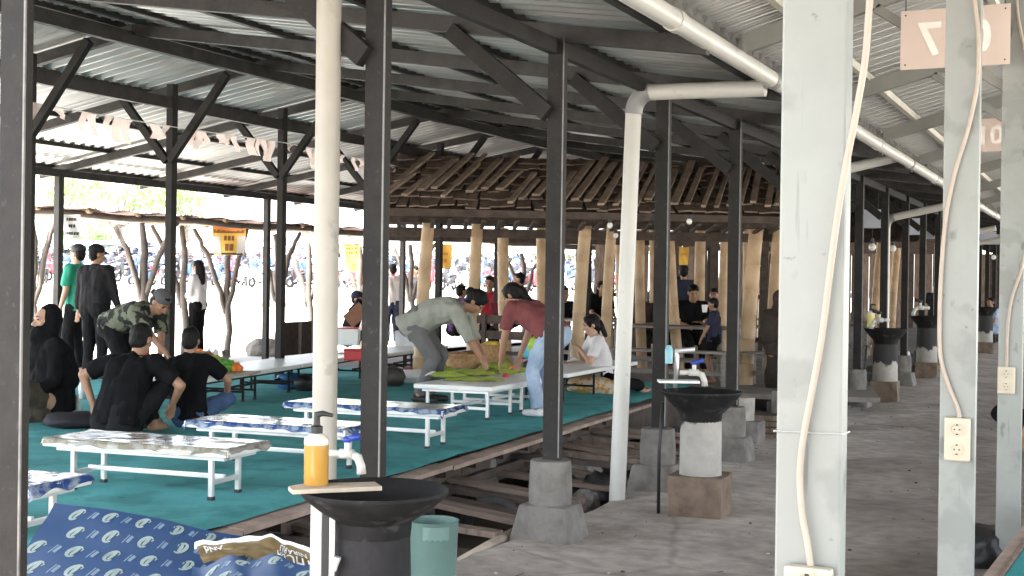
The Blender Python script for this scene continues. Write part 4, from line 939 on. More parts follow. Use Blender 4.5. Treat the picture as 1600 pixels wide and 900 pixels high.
# soap board across the rim of the first basin, soap, tap
bd = thing('soap_board', 'small grey board laid across the rim of the foreground basin', 'board', at(520, 752, 4.38))
q0, q1 = at(470, 757, 4.42), at(577, 740, 4.52); q0.z = q1.z = RZ1+.017
MB().prism([(0, 0), (.30, 0), (.30, .105), (.05, .125), (.0, .08)], lambda u, v: V(at(500, 760, 4.22).xy.to_3d())+V((0, 0, RZ1+.009))+(Rv*.94+Fv*.34)*(u-.09)+(Fv*.94-Rv*.34)*v, (0, 0, .014)).build('plank', M_wood_pale, bd).matrix_parent_inverse = Matrix.Translation(bd.location).inverted()
sp_ = at(494, 746, 4.30); sp_.z = RZ1+.024
soap(sp_, 'clear pump bottle of amber liquid soap on the foreground basin', .98, R(YAW))
tap(at(520, 708, 5.0), (Rv*.97-Fv*.25), 'white plastic tap with blue handle over the foreground basin', 1.0)
# slim white uprights and dark strip in front of the first basin column
MB_ = MB()
st = thing('tap_stand', 'white and black upright strips carrying the tap in front of the foreground basin', 'stand', (0, 0, 0))
for (px0, px1, y0, d, m, nm) in ((486, 504, 780, 4.28, M_pvc, 'strip'), (504, 515, 784, 4.27, M_black, 'strip'), (515, 524, 806, 4.26, M_pvc, 'strip')):
    a = at((px0+px1)/2, y0, d); W = (px1-px0)*d/2000; MB().box((a.x, a.y, (a.z-.05)/2), (W, .012, a.z+.05), Euler((0, 0, R(YAW))), .002).build(nm, m, st)
MB().tube([at(527, 870, 4.24), at(522, 892, 4.24)], [.014, .008], 10).build('hook', M_pvc, st)
# green bin
bc = at(677, 860, 5.35); rb2 = .105
bn = thing('bin', 'pale teal plastic bin with a rim flap behind the foreground basin', 'bin', (bc.x, bc.y, 0))
zt_ = at(677, 812, 5.35).z
M_bin = mat('pale_teal_plastic', (.115, .19, .17), .4, 0, .12, 4, .1, 20)
MB().lathe([(.0, .002), (rb2*.86, .0), (rb2*.9, zt_*.4), (rb2*.99, zt_-.004), (rb2*1.03, zt_), (rb2*.96, zt_), (rb2*.82, .02)], 32).build('body', M_bin, bn, auto=50)
MB().grid(lambda u, v: V(((rb2*1.035+.004)*math.cos(R(YAW-90-28+58*u+8)), (rb2*1.035+.004)*math.sin(R(YAW-90-28+58*u+8)), zt_-.012-(.055+.004*math.sin(u*30))*v)), 14, 2).build('rim_flap', M_bin, bn)
# pink bucket near basin 3, cylinder and block near basin 2
p = gp(1408, 598, 0); t = thing('bucket', 'tall pale pink bucket beside the third wash basin', 'bucket', (p.x, p.y, 0)); MB().lathe([(0, 0), (.10, 0), (.125, .42), (.135, .43), (.12, .425), (.09, .02)], 20).build('body', mat('pale_pink_plastic', (.55, .33, .33), .5, 0, .1, 5), t, auto=50); MB().lathe([(.13, .42), (.137, .44), (.12, .5), (.0, .5)], 20).build('lid', mat('grey_lid', (.35, .33, .32), .5), t, auto=50)
p = gp(1150, 690, 0); t = thing('cylinder_block', 'grey concrete cylinder on a square block behind the second basin', 'concrete footing', (p.x, p.y, 0)); MB().box((.05, .12, .06), (.34, .3, .28), None, .02).build('block', M_conc, t); MB().lathe([(.12, .18), (.125, .42), (.0, .43)], 18, (.02, .12, 0), jit=.04).build('cylinder', M_conc_pale, t, auto=50)
tb = thing('soap_board', 'white board laid on the rim of the second basin', 'board', at(1060, 603, 8.3)); MB().box((0, 0, .03), (.26, .14, .015), Euler((0, 0, R(YAW)))).build('plank', M_paper, tb)
tap(at(1068, 582, 8.3), Rv, 'white tap with blue handle above the second basin', 1.15)
t = thing('water_pipe', 'thin grey upright water pipe behind the second basin', 'pipe', (0, 0, 0)); a = at(1056, 520, 8.5); MB().tube([at(1055, 606, 8.5), at(1058, 555, 8.5), at(1056, 548, 8.5), at(1085, 546, 8.45)], .016, 10).build('tube', M_alu, t, smooth=True)
a = at(1045, 568, 8.45); tag(MB().lathe([(0, 0), (.025, 0), (.027, .09), (.015, .12), (.0, .12)], 12, tuple(a)).build('hanging_soap', mat('cyan_soap', (.25, .50, .58), .3)), 'small pale blue soap holder by the second basin pipe', 'soap holder')
soap(V((b3c.x-.18, b3c.y-.1, at(1384, 512, 17).z+.012)), 'yellow pump soap bottle on the third wash basin', 1.2, 0, mat('lemon_soap', (.70, .62, .22), .3))
tap(V((b3c.x+.02, b3c.y-.05, at(1384, 500, 17).z)), -Rv, 'white tap over the third wash basin', 1.7, M_black)
tap(V((b4c.x, b4c.y-.05, at(1449, 481, 21.5).z)), -Rv, 'white tap over the fourth wash basin', 1.9, M_black)
for b, d in ((b2c, 8.4), (b3c, 17)):
    q = b-Rv*.27; t = thing('drain_hose', 'thin black drain pipe standing at the '+('second' if d < 10 else 'third')+' basin, left side', 'pipe', (q.x, q.y, 0)); MB().tube([(0, 0, .0), (0, 0, .42), (.02, 0, .74)], .012, 8).build('tube', M_black, t, smooth=True)
for (px, py, d, s, m, lab) in ((1350, 590, 18.6, (.5, .4, .30), M_conc, 'square concrete footing block left of the third basin'), (1218, 640, 13.3, (.22, .3, .35), M_black, 'black box standing behind the large pale post'), (1180, 655, 12.9, (.5, .4, .26), M_wood_dark, 'low dark wooden crate behind the second basin'), (1425, 560, 22.6, (.35, .3, .3), M_conc, 'small concrete block between the third and fourth basin')):
    p = at(px, py, d); t = thing('crate' if 'crate' in lab or 'box' in lab else 'concrete_block', lab, 'crate' if 'crate' in lab or 'box' in lab else 'block', (p.x, p.y, 0), R(4))
    MB().box((0, 0, s[2]/2-.03), s, None, .02).build('body', m, t)
    if 'crate' in lab:
        for k in range(4): MB().box((0, -s[1]/2-.008, s[2]*(.15+.23*k)-.02), (s[0]+.02, .014, .045)).build('slat', M_wood, t)

# ------------------------------------------------------------------ cables and sockets on the pale posts
M_cable = mat('cream_cable', (.40, .335, .275), .45, 0, .08, 14)
M_sock = mat('cream_socket', (.50, .445, .345), .35, 0, .05, 10)
def spline(pts, n=8):
    out = []
    for i in range(len(pts)-1):
        p0, p1, p2, p3 = pts[max(i-1, 0)], pts[i], pts[i+1], pts[min(i+2, len(pts)-1)]
        for k in range(n):
            t = k/n; out.append(.5*((2*p1)+(-p0+p2)*t+(2*p0-5*p1+4*p2-p3)*t*t+(-p0+3*p1-3*p2+p3)*t**3))
    return out+[pts[-1]]
def post_pt(px, py, py_y): # point on a plane facing the camera side of a post, y = const
    r = ray(px, py); return CM.translation+r*(py_y/r.y)
def cable(pxs, yplane, r, label):
    pts = spline([post_pt(x, y, yplane) for x, y in pxs]); c_ = pts[0].copy()
    t = thing('cable', label, 'cable', c_); o = MB().tube([p-c_ for p in pts], r, 10).build('cord', M_cable, t, smooth=True); return t
def socket(px, py, yplane, W, H, n, label):
    p = post_pt(px, py, yplane); t = thing('power_socket', label, 'power socket', p)
    MB().box((0, -.006, 0), (W, .028, H), None, .007).build('housing', M_sock, t)
    for k in range(n):
        z = (k-(n-1)/2)*-H*.46
        ring = MB(); ring.lathe([(.012, 0), (.0215, 0), (.024, .004), (.0195, .004), (.0185, -.003), (.0, -.0035)], 24); ring.v = [(a, -.0205-c_, b+z) for a, b, c_ in ring.v]; o = ring.build('outlet', mat('cream_outlet_ring', (.50, .43, .33), .4), t, auto=40)  # cream outlet ring, slightly warmer than the housing
        for (hx, hz) in ((-.0085, .0), (.0085, .0)):
            MB().box((hx, -.021, z+hz), (.0045, .003, .0045)).build('pin_hole', M_black, o)
        for hz in (-.0165, .0165): MB().box((0, -.0215, z+hz), (.007, .004, .004)).build('clip', M_black, o)
    return t
yp1, yp2, yp3 = 2.42-.045, 4.86-.045, 7.30-.045
cable([(1366, -60), (1359, 0), (1352, 90), (1337, 180), (1316, 290), (1300, 400), (1285, 520), (1271, 600), (1256, 680), (1250, 740), (1253, 800), (1262, 850), (1267, 890)], yp1, .0064, 'thick cream cable running down the nearest pale post')
socket(1264, 930, yp1, .088, .11, 2, 'cream power socket at the bottom of the nearest pale post')
cable([(1518, -60), (1523, 0), (1529, 60), (1527, 130), (1513, 200), (1492, 270), (1478, 340), (1471, 420), (1468, 500), (1470, 560), (1483, 605), (1497, 640), (1500, 665)], yp2, .0075, 'cream cable curving down the middle pale post')
socket(1496, 686, yp2, .088, .155, 2, 'cream double power socket on the middle pale post')
cable([(1588, -50), (1590, 20), (1606, 110), (1618, 250), (1612, 350), (1596, 420), (1580, 470), (1574, 520), (1573, 580)], yp3, .0085, 'cream cable on the rightmost pale post')
socket(1572.5, 594, yp3, .088, .145, 2, 'cream double power socket on the rightmost pale post')
# wire tie round the first post
p = post_pt(1268, 676, 2.40); t = thing('wire_tie', 'thin wire tied around the nearest pale post', 'wire', (-.52, 2.42, p.z))
MB().tube([(-.064, -.031, 0), (.064, -.031, .002), (.064, .031, .0), (-.064, .031, .003), (-.064, -.031, 0)], .0018, 6).build('wire', M_alu, t)

# pink number plates, seen from behind
M_plate = translucent('pink_number_plate', (.80, .695, .635), .5, rough=.35, var=.03)
M_num = mat('white_number', (.80, .72, .655), .5)
def plate(px0, px1, py0, py1, y, num, label):
    a, b = post_pt(px0, py0, y), post_pt(px1, py1, y); W, H = abs(b.x-a.x), abs(a.z-b.z); c_ = (a+b)/2
    t = thing('number_plate', label, 'sign', c_)
    MB().box((0, 0, 0), (W, .006, H), None, .0015).build('panel', M_plate, t)
    for s, rz in ((-1, 1), (1, 0)):
        Mx = Matrix.Translation((0, s*.0045, -.01)) @ (Matrix.Scale(-1, 4, (1, 0, 0)) if s < 0 else Matrix.Scale(-1, 4, (1, 0, 0))) @ Matrix.Rotation(R(90), 4, 'X')
        text_mesh(num, H*.78, Mx, 'numerals', M_num, t, .001, .006)
    for sx in (-1, 1):
        for sz in (-1, 1): MB().ico((sx*(W/2-.025), -.004, sz*(H/2-.025)), (.005, .004, .005), 1).build('screw', M_rust, t)
        MB().tube([(sx*(W/2-.025), 0, H/2-.02), (sx*(W/2-.025), .0, H/2+.25)], .003, 5).build('hanger', M_rust, t)
plate(1408, 1578, 18, 100, 7.1, '017', 'pale pink number plate reading 017 from behind, hung at the top right')
plate(1500, 1572, 187, 236, 12.0, '015', 'second pale pink number plate farther down, partly behind the middle pale post')
M_bluep = mat('pale_blue_plate', (.48, .52, .60), .5, 0, .05)
for k, (px, py, w_, h_, d) in enumerate(((1361, 342, 31, 29, 18.8), (1427, 354, 26, 26, 23.5), (1447, 362, 24, 22, 25.5), (1544, 372, 22, 20, 30), (1562, 374, 16, 16, 33))):
    p = at(px, py, d); t = thing('number_plate', 'blank pale blue plate hanging over the aisle, '+['nearest of the five', 'second of the five', 'third, overlapping the second', 'fourth, beyond the middle pale post', 'farthest, beside the rightmost pale post'][k], 'sign', p)
    MB().box((0, 0, 0), (w_*d/2000*1.08, .01, h_*d/2000), None, .002).build('panel', M_bluep, t)
    for s in (-.1, .1): MB().tube([(s, 0, .1), (s, 0, .55)], .004, 5).build('hanger', M_rust, t)
for k, (px, py, d) in enumerate(((1363, 386, 24), (1395, 388, 26), (1443, 388, 30), (1553, 402, 34))):
    p = at(px, py, d); t = thing('bulb', 'white bulb hanging over the far aisle, '+['leftmost', 'right of the third drain pipe', 'left of the middle pale post', 'between the two right pale posts'][k], 'bulb', p)
    MB().ico((0, 0, 0), (.07, .07, .075), 2).build('glass', MATS['white_bulb'], t, smooth=True); MB().tube([(0, 0, .06), (0, 0, .16)], .03, 8).tube([(0, 0, .15), (0, 0, .5)], .005, 5).build('socket', M_black, t)

# ------------------------------------------------------------------ printed blue sheet in the left foreground
M_blue = mat('royal_blue_plastic', (.021, .050, .118), .38, 0, .10, 3, .10, 10)
M_prt = mat('pale_print', (.22, .28, .265), .45, 0, .25, 14)
M_prt2 = mat('pale_blue_print', (.14, .20, .27), .45, 0, .15, 12)
# corners of the flat part (depths on the real, sloping sheet), seen as a sheet draped over a low stack of planks
S00, S10, S11, S01 = at(86, 786, 5.42), at(440, 846, 5.55), at(480, 960, 5.30), at(-16, 960, 5.15)
def sheet(u, v):
    p = S00*(1-u)*(1-v)+S10*u*(1-v)+S11*u*v+S01*(1-u)*v
    return p+V((0, 0, .012*math.sin(u*5+v*3)+.010*nz3(u*4, v*4, 2)+(.05*max(0, u-.72)*nz3(u*14, v*10, 6))))
cs = thing('plastic_sheet', 'blue plastic sheet printed with rows of pale emblems in the left foreground', 'plastic sheet', (S00+S11)/2)
ci = Matrix.Translation(cs.location).inverted()
def cp(o): o.parent = cs; o.matrix_parent_inverse = ci; return o
cp(MB().grid(sheet, 60, 40).build('sheet', M_blue, smooth=True))
nn = (S10-S00).cross(S01-S00).normalized()
if nn.z < 0: nn = -nn
def onsheet(u, v): return sheet(u, v)+nn*.004
WU, WV = (S10-S00).length, (S01-S00).length
AU, AV = (S10-S00).normalized(), (S01-S00).normalized()
mpa, mpb = MB(), MB()
def ribbon(mb, pts, wd):    # pts in (s,t) metres on the sheet, upright strokes of width wd
    L_ = []; 
    for i, p in enumerate(pts):
        q0, q1 = pts[max(i-1, 0)], pts[min(i+1, len(pts)-1)]; dx, dy = q1[0]-q0[0], q1[1]-q0[1]; l = math.hypot(dx, dy) or 1
        ww = wd[i] if isinstance(wd, list) else wd
        L_.append(((p[0]-dy/l*ww/2, p[1]+dx/l*ww/2), (p[0]+dy/l*ww/2, p[1]-dx/l*ww/2)))
    vs = [onsheet(a[0]/WU, a[1]/WV) for pr in L_ for a in pr]
    mb.add(vs, [(2*i, 2*i+1, 2*i+3, 2*i+2) for i in range(len(L_)-1)])
def emblem(s, t, mir, sc):
    # slanted oval ring open on one side, with a leaf-like bar inside
    def tr(x, y):
        x = x*(-1 if mir else 1); return (s+(x+ -y*.55*1)*sc, t+y*sc)
    ring = [tr(.5*math.cos(a), .62*math.sin(a)) for a in [R(50+26*k) for k in range(11)]]
    ribbon(mpa, ring, [.14*sc+.20*sc*math.sin(math.pi*k/10) for k in range(11)])
    ribbon(mpa, [tr(.05, -.5), tr(.0, -.1), tr(-.02, .45)], [.18*sc, .36*sc, .22*sc])
    ribbon(mpa, [tr(.42, -.42), tr(.38, -.15)], [.16*sc, .08*sc])
def bars(s, t, mir, sc):
    def tr(x, y): return (s+(x*(-1 if mir else 1)-y*.55)*sc, t+y*sc)
    ribbon(mpb, [tr(-.28, -.55), tr(-.28, .55)], .13*sc); ribbon(mpb, [tr(.12, -.42), tr(.12, .42)], .34*sc)
pitch_u, pitch_v = .134, .088; sc_ = .041
row = 0; t_ = .045
while t_ < WV-.02:
    off = row*.027 % pitch_u; s_ = -.02+off; k = 0
    while s_ < WU-.03:
        if s_ > .02:
            mir = s_/WU > .50
            emblem(s_, t_, mir, sc_)
            if s_+pitch_u*.5 < WU-.03: bars(s_+pitch_u*.5, t_, mir, sc_*.9)
        s_ += pitch_u
    row += 1; t_ += pitch_v
cp(mpa.build('printed_emblem', M_prt)); cp(mpb.build('printed_bars', M_prt2))
# support: stacked planks below the sheet
pk = thing('plank_stack', 'stack of planks under the printed plastic sheet', 'plank stack', (0, 0, 0))
cc = (S00+S10+S11+S01)/4
for k in range(2): MB().box((cc.x-.02, cc.y+.16, .03+.08*k), (.8, .22, .07), Euler((0, 0, R(30)))).build('board', M_wood, pk)
# gold foil wrapper sheet folded over the blue one
M_gold = mat('gold_printed_wrapper', (.20, .145, .07), .35, .25, .25, 5, .15, 18)
gt = thing('wrapper_sheet', 'crumpled gold wrapper sheet with white upside down lettering beside the blue sheet', 'wrapper', at(400, 860, 5.6)); ggi = Matrix.Translation(gt.location).inverted()
def gp_(o): o.parent = gt; o.matrix_parent_inverse = ggi; return o
top_ = [(305, 850, 5.36), (345, 846, 5.38), (392, 841, 5.4), (424, 838, 5.4), (452, 848, 5.4), (490, 862, 5.36)]
bot_ = [(318, 880, 5.25), (345, 874, 5.26), (380, 868, 5.28), (418, 875, 5.26), (440, 890, 5.22), (500, 905, 5.2)]
def gold(u, v):
    x = u*5; i = min(int(x), 4); f = x-i; a = [lerp(top_[i][k], top_[i+1][k], f) for k in range(3)]; b = [lerp(bot_[i][k], bot_[i+1][k], f) for k in range(3)]
    return lerp(at(*a), at(*b), v)+V((0, 0, .010*nz3(u*9, v*4)))+Fv*.02*nz3(u*6, v*5, 3)
gp_(MB().grid(gold, 50, 12).build('foil', M_gold, smooth=True))
def fold(u, v): return gold(u, 0)+V((0, 0, .002))+Fv*(-.012-.004*v)+V((0, 0, (.008-.030*v)))
gp_(MB().grid(fold, 50, 2).build('folded_edge', M_paper))
def letters(txt, u0, u1, v0, v1, name):
    cu = bpy.data.curves.new('text', 'FONT'); cu.body = txt; cu.size = 1; cu.offset = .02; cu.resolution_u = 2
    ob = bpy.data.objects.new('text', cu); COL.objects.link(ob); dg = bpy.context.evaluated_depsgraph_get(); dg.update()
    me = bpy.data.meshes.new_from_object(ob.evaluated_get(dg)); bpy.data.objects.remove(ob)
    xs = [q.co.x for q in me.vertices]; ysv = [q.co.y for q in me.vertices]; X0, X1, Y0_, Y1_ = min(xs), max(xs), min(ysv), max(ysv)
    for q in me.vertices:
        a = 1-(q.co.x-X0)/(X1-X0); b = (q.co.y-Y0_)/(Y1_-Y0_)
        q.co = gold(lerp(u0, u1, a)+.012*(b-.5), lerp(v0, v1, b))-Fv*.006+V((0, 0, .002))
    me.materials.clear(); me.materials.append(M_paper); o = bpy.data.objects.new(name, me); COL.objects.link(o); gp_(o)
letters('PHCUA', .70, .96, .42, .80, 'lettering'); letters('NIRARU', .72, .94, .22, .38, 'lettering'); letters('ANd', .06, .22, .22, .55, 'lettering')
# second lobe of the blue sheet, crumpled at the right end
def lobe(u, v):
    a = at(lerp(300, 500, u), 884-14*math.sin(u*3.1)+6*math.sin(u*17), lerp(5.20, 5.18, u)); b = at(lerp(300, 500, u), 960, lerp(5.1, 5.05, u))
    return lerp(a, b, v)+V((0, 0, .015*nz3(u*7, v*3, 8)))
lb = thing('plastic_sheet', 'crumpled end of blue plastic sheet below the gold wrapper', 'plastic sheet', at(400, 890, 5.3)); li = Matrix.Translation(lb.location).inverted()
o = MB().grid(lobe, 40, 12).build('sheet', M_blue, smooth=True); o.parent = lb; o.matrix_parent_inverse = li
_sv = (sheet, WU, WV, nn); mpa, mpb = MB(), MB()
sheet = lobe; WU, WV = .55, .5
for (s_, t_) in ((.09, .07), (.22, .05), (.36, .05), (.48, .10), (.14, .17)): emblem(s_, t_, False, .045); bars(s_+.06, t_, False, .04)
o = mpa.build('printed_emblem', M_prt); o.parent = lb; o.matrix_parent_inverse = li
o = mpb.build('printed_bars', M_prt2); o.parent = lb; o.matrix_parent_inverse = li
sheet, WU, WV, nn = _sv
# grey boards on the ground right of the sheet
for k, (px, py, lab) in enumerate(((430, 842, 'grey board lying under the gold wrapper'), (462, 862, 'second grey board lying beside the white strip'))):
    p = gp(px, py, .02); tag(MB().box((p.x, p.y, .03-.02*k), (.5, .16, .03), Euler((0, 0, R(-20)))).build('board', M_wood), lab, 'board')

p = gp(1533, 866, .06); tag(MB().ico((p.x, p.y, .1), (.16, .18, .13), 3, .3, 2.2, 4).build('plastic_bag', MATS['black_bag'], smooth=True), 'black bag on the path between the two right pale posts', 'bag')
# ------------------------------------------------------------------ people
def capsule(mb, p0, p1, r0, r1, n=12, f0=False, f1=False, sq=None):
    p0, p1 = V(p0), V(p1); d = p1-p0; L_ = d.length
    if L_ < 1e-5: d = V((0, 0, 1)); L_ = 1e-5
    d = d/L_
    x, y, z = ortho(d); rings = []
    if f0: rings.append((0, .001)); rings.append((0, r0))
    else:
        for k in range(5): a = math.pi/2*k/4; rings.append((-r0*math.cos(a), max(.0005, r0*math.sin(a))))
    if f1: rings.append((L_, r1)); rings.append((L_, .001))
    else:
        for k in range(5): a = math.pi/2*k/4; rings.append((L_+r1*math.sin(a), max(.0005, r1*math.cos(a))))
    vs = []
    for (h, r) in rings:
        for k in range(n):
            a = 2*math.pi*k/n; vs.append(p0+d*h+(x*math.cos(a)+y*math.sin(a))*r)
    m = len(rings)
    fs = [(i*n+k, i*n+(k+1) % n, (i+1)*n+(k+1) % n, (i+1)*n+k) for i in range(m-1) for k in range(n)]+[tuple(range(n))[::-1], tuple((m-1)*n+k for k in range(n))]
    mb.add(vs, fs)
def ellip(mb, c, rad, M=None):
    e = MB().ico((0, 0, 0), rad, 3); M = M or Matrix.Identity(3); mb.add([V(c)+M@V(p) for p in e.v], e.f)
def remesh(mb, vox, m, name, parent=None, smooth=3, folds=0., fscale=9., seed=0, mats=None):
    me = bpy.data.meshes.new(name); me.from_pydata(mb.v, [], mb.f); me.update()
    ob = bpy.data.objects.new(name, me); COL.objects.link(ob)
    md = ob.modifiers.new('r', 'REMESH'); md.mode = 'VOXEL'; md.voxel_size = vox
    sm = ob.modifiers.new('s', 'SMOOTH'); sm.factor = .5; sm.iterations = smooth
    dg = bpy.context.evaluated_depsgraph_get(); dg.update()
    me2 = bpy.data.meshes.new_from_object(ob.evaluated_get(dg)); bpy.data.objects.remove(ob); bpy.data.meshes.remove(me)
    me2.name = name
    if folds:
        nr = [q.normal.copy() for q in me2.vertices]
        for q, nv in zip(me2.vertices, nr):
            c_ = q.co; q.co = c_+nv*folds*(noise.noise(V((c_.x*fscale+seed, c_.y*fscale, c_.z*fscale*.55)))+.5*noise.noise(V((c_.x*fscale*2.3, c_.y*fscale*2.3+seed, c_.z*fscale*1.2))))
    me2.materials.clear(); me2.materials.append(m)
    me2.polygons.foreach_set('use_smooth', [True]*len(me2.polygons)); me2.update()
    o = bpy.data.objects.new(name, me2); COL.objects.link(o)
    if parent is not None: o.parent = parent
    return o
def ik(a, l1, l2, tgt, pole):
    d = tgt-a; L_ = d.length; mx = (l1+l2)*.998
    if L_ > mx: d = d*(mx/L_); L_ = mx; tgt = a+d
    L_ = max(L_, abs(l1-l2)*1.02+.02)
    dn = d.normalized(); p = V(pole); p = p-dn*p.dot(dn)
    if p.length < 1e-4: p = ortho(dn)[0]
    p.normalize(); c_ = (l1*l1+L_*L_-l2*l2)/(2*l1*L_); c_ = max(-1, min(1, c_))
    return a+dn*l1*c_+p*l1*math.sqrt(1-c_*c_), tgt
def rotv(axis, ang): return Matrix.Rotation(ang, 3, axis)
def person(label, loc, yaw, H=1.65, pel=(0, 0, .86), lean=0, bend=0, tilt=0, twist=0, head=(0, 0), hands=((-.25, .05, .8), (.25, .05, .8)), feet=((-.1, 0, 0), (.1, 0, 0)), kp=((0, 1, 0), (0, 1, 0)), ep=((-.4, -1, -.2), (.4, -1, -.2)),
           shirt=None, sleeve='short', trousers=None, hair='short', skin=None, cap=None, cap_back=False, hijab=None, girth=1., shorts=False, group=None, face=True, vox=.011, curl=.6, shirt_len=.06, shoes=None, skirt=None, detail=True):
    s = H/1.68; sk = skin or M_skin
    pel = V(pel); Rl = rotv('Z', twist)
    def tdir(a): return rotv('Y', tilt) @ (rotv('X', -a) @ V((0, 0, 1)))
    t1 = tdir(lean); t2 = tdir(lean+bend)
    mid = pel+t1*.23*s; chest = mid+t2*.16*s; sh = mid+t2*.25*s
    side = (rotv('Z', twist) @ (rotv('Y', tilt) @ V((1, 0, 0))))
    fw1 = side.cross(t1)*-1; fw2 = t2.cross(side)
    hipL, hipR = pel-V((1, 0, 0))*.09*s, pel+V((1, 0, 0))*.09*s
    shL, shR = sh-side*.165*s*girth**.5, sh+side*.165*s*girth**.5
    neck = sh+t2*.06*s+fw2*.01
    hp_, hy = head
    hz = rotv('Z', hy) @ (rotv('X', -hp_) @ V((0, 0, 1))); hf = rotv('Z', hy) @ (rotv('X', -hp_) @ V((0, 1, 0))); hx = hf.cross(hz)
    HM = Matrix((hx, hf, hz)).transposed()
    hc = neck+hz*.12*s+(t2*.5+hz*.5)*.02*s
    al1, al2, ll1, ll2 = .285*s, .25*s, .41*s, .40*s
    eL, wL = ik(shL, al1, al2, V(hands[0]), ep[0]); eR, wR = ik(shR, al1, al2, V(hands[1]), ep[1])
    fL, fR = V(feet[0])+V((0, 0, .075*s)), V(feet[1])+V((0, 0, .075*s))
    kL, aL = ik(hipL, ll1, ll2, fL, kp[0]); kR, aR = ik(hipR, ll1, ll2, fR, kp[1])
    b = MB(); g = girth
    # head
    def H_(p): return hc+HM@(V(p)*s)
    ellip(b, H_((0, -.012, .022)), V((.076, .094, .098))*s, HM); ellip(b, H_((0, .02, -.055)), V((.058, .066, .066))*s, HM); ellip(b, H_((0, .048, -.09)), V((.03, .028, .022))*s, HM)
    capsule(b, H_((0, .082, .012)), H_((0, .104, -.030)), .010*s, .017*s, 8)
    for q in (-1, 1):
        ellip(b, H_((q*.078, -.012, -.008)), V((.012, .02, .032))*s, HM); capsule(b, H_((q*.012, .082, .03)), H_((q*.05, .072, .028)), .012*s, .010*s, 8); ellip(b, H_((q*.038, .06, -.02)), V((.024, .022, .022))*s, HM)
    capsule(b, neck-t2*.05*s, H_((0, -.01, -.05)), .056*s, .052*s)
    # core
    for q in (-1, 1):
        capsule(b, pel+V((q*.06, 0, .0))*s, mid+side*q*.05*s, .105*s*g, .10*s*g); capsule(b, mid+side*q*.05*s, chest+side*q*.075*s, .10*s*g, .098*s*g)
        capsule(b, chest+side*q*.05*s, sh+side*q*.10*s, .095*s, .060*s)
    capsule(b, shL, shR, .055*s, .055*s)
    hands_b = []
    for (S, E, W_, q) in ((shL, eL, wL, -1), (shR, eR, wR, 1)):
        capsule(b, S, E, .052*s*g**.5, .039*s); capsule(b, E, W_, .040*s, .026*s)
        d = (W_-E).normalized(); dn = (d+V((0, 0, -.45*curl))).normalized(); x = dn.cross(V((0, 0, 1)) if abs(dn.z) < .9 else fw2).normalized(); n_ = x.cross(dn).normalized()
        if n_.z > 0: n_ = -n_
        pc = W_+dn*.05*s
        ellip(b, pc, V((.036, .050, .016))*s, Matrix((x, dn, n_)).transposed())
        for k in range(4):
            r0 = W_+dn*.085*s+x*(k-1.5)*.0195*s; ln = (.040, .046, .043, .034)[k]*s; d1 = (dn+n_*.35*curl).normalized(); d2 = (dn+n_*1.2*curl).normalized()
            capsule(b, r0-dn*.03*s, r0+d1*ln, .0095*s, .0088*s, 7); capsule(b, r0+d1*ln, r0+d1*ln+d2*ln*.8, .0088*s, .0075*s, 7)
        tb_ = W_+dn*.028*s+x*(-q)*.028*s; td = (dn*.75+x*(-q)*.55+n_*.4).normalized(); capsule(b, tb_, tb_+td*.042*s, .012*s, .0105*s, 7); capsule(b, tb_+td*.042*s, tb_+td*.042*s+(dn*.9+n_*.4).normalized()*.028*s, .0105*s, .008*s, 7)
    for (Hh, K, A_, F, q) in ((hipL, kL, aL, V(feet[0]), -1), (hipR, kR, aR, V(feet[1]), 1)):
        capsule(b, Hh, K, .080*s*g, .053*s); capsule(b, K, lerp(K, A_, .35), .052*s, .052*s); capsule(b, lerp(K, A_, .3), A_, .052*s, .034*s)
        fd = V((A_-K).xyz); fd.z = 0
        sd_ = V((0, 1, 0)) if (A_-K).normalized().z < -.6 else (A_-K).normalized()
        capsule(b, A_+V((0, 0, -.035*s))-sd_*.03*s, A_+sd_*.15*s+V((0, 0, -.045*s)), .034*s, .026*s)
    root = remesh(b, vox, sk, 'person', None, 2)
    tag(root, label, 'person', group); root.location = loc; root.rotation_euler = (0, 0, yaw)
    if shirt:
        c = MB(); o_ = .016*s
        low = pel-t1*shirt_len*s
        for q in (-1, 1):
            capsule(c, low+V((q*.065, 0, .0))*s, mid+side*q*.055*s, .118*s*g+o_*.6, .108*s*g+o_, f0=True); capsule(c, mid+side*q*.055*s, chest+side*q*.075*s, .102*s*g+o_, .102*s*g+o_)
            capsule(c, chest+side*q*.05*s, sh+side*q*.10*s, .098*s+o_, .062*s+o_)
        capsule(c, low, mid, .115*s*g+o_*.6, .11*s*g+o_, f0=True)
        capsule(c, shL, shR, .060*s+o_*.6, .060*s+o_*.6); capsule(c, sh, neck+t2*.012*s, .085*s, .064*s, f1=True)
        for (S, E, W_) in ((shL, eL, wL), (shR, eR, wR)):
            if sleeve == 'short': capsule(c, S, lerp(S, E, .78), .062*s+o_, .056*s+o_, f1=True)
            elif sleeve == 'mid': capsule(c, S, E, .062*s+o_, .050*s+o_*.8); capsule(c, E, lerp(E, W_, .25), .050*s+o_*.8, .052*s+o_*.6, f1=True)
            else: capsule(c, S, E, .060*s+o_, .046*s+o_*.8); capsule(c, E, lerp(E, W_, .93), .046*s+o_*.8, .036*s+o_*.5, f1=True)
        remesh(c, vox*1.1, shirt, 'shirt', root, 3, .019*s, 8, len(label))
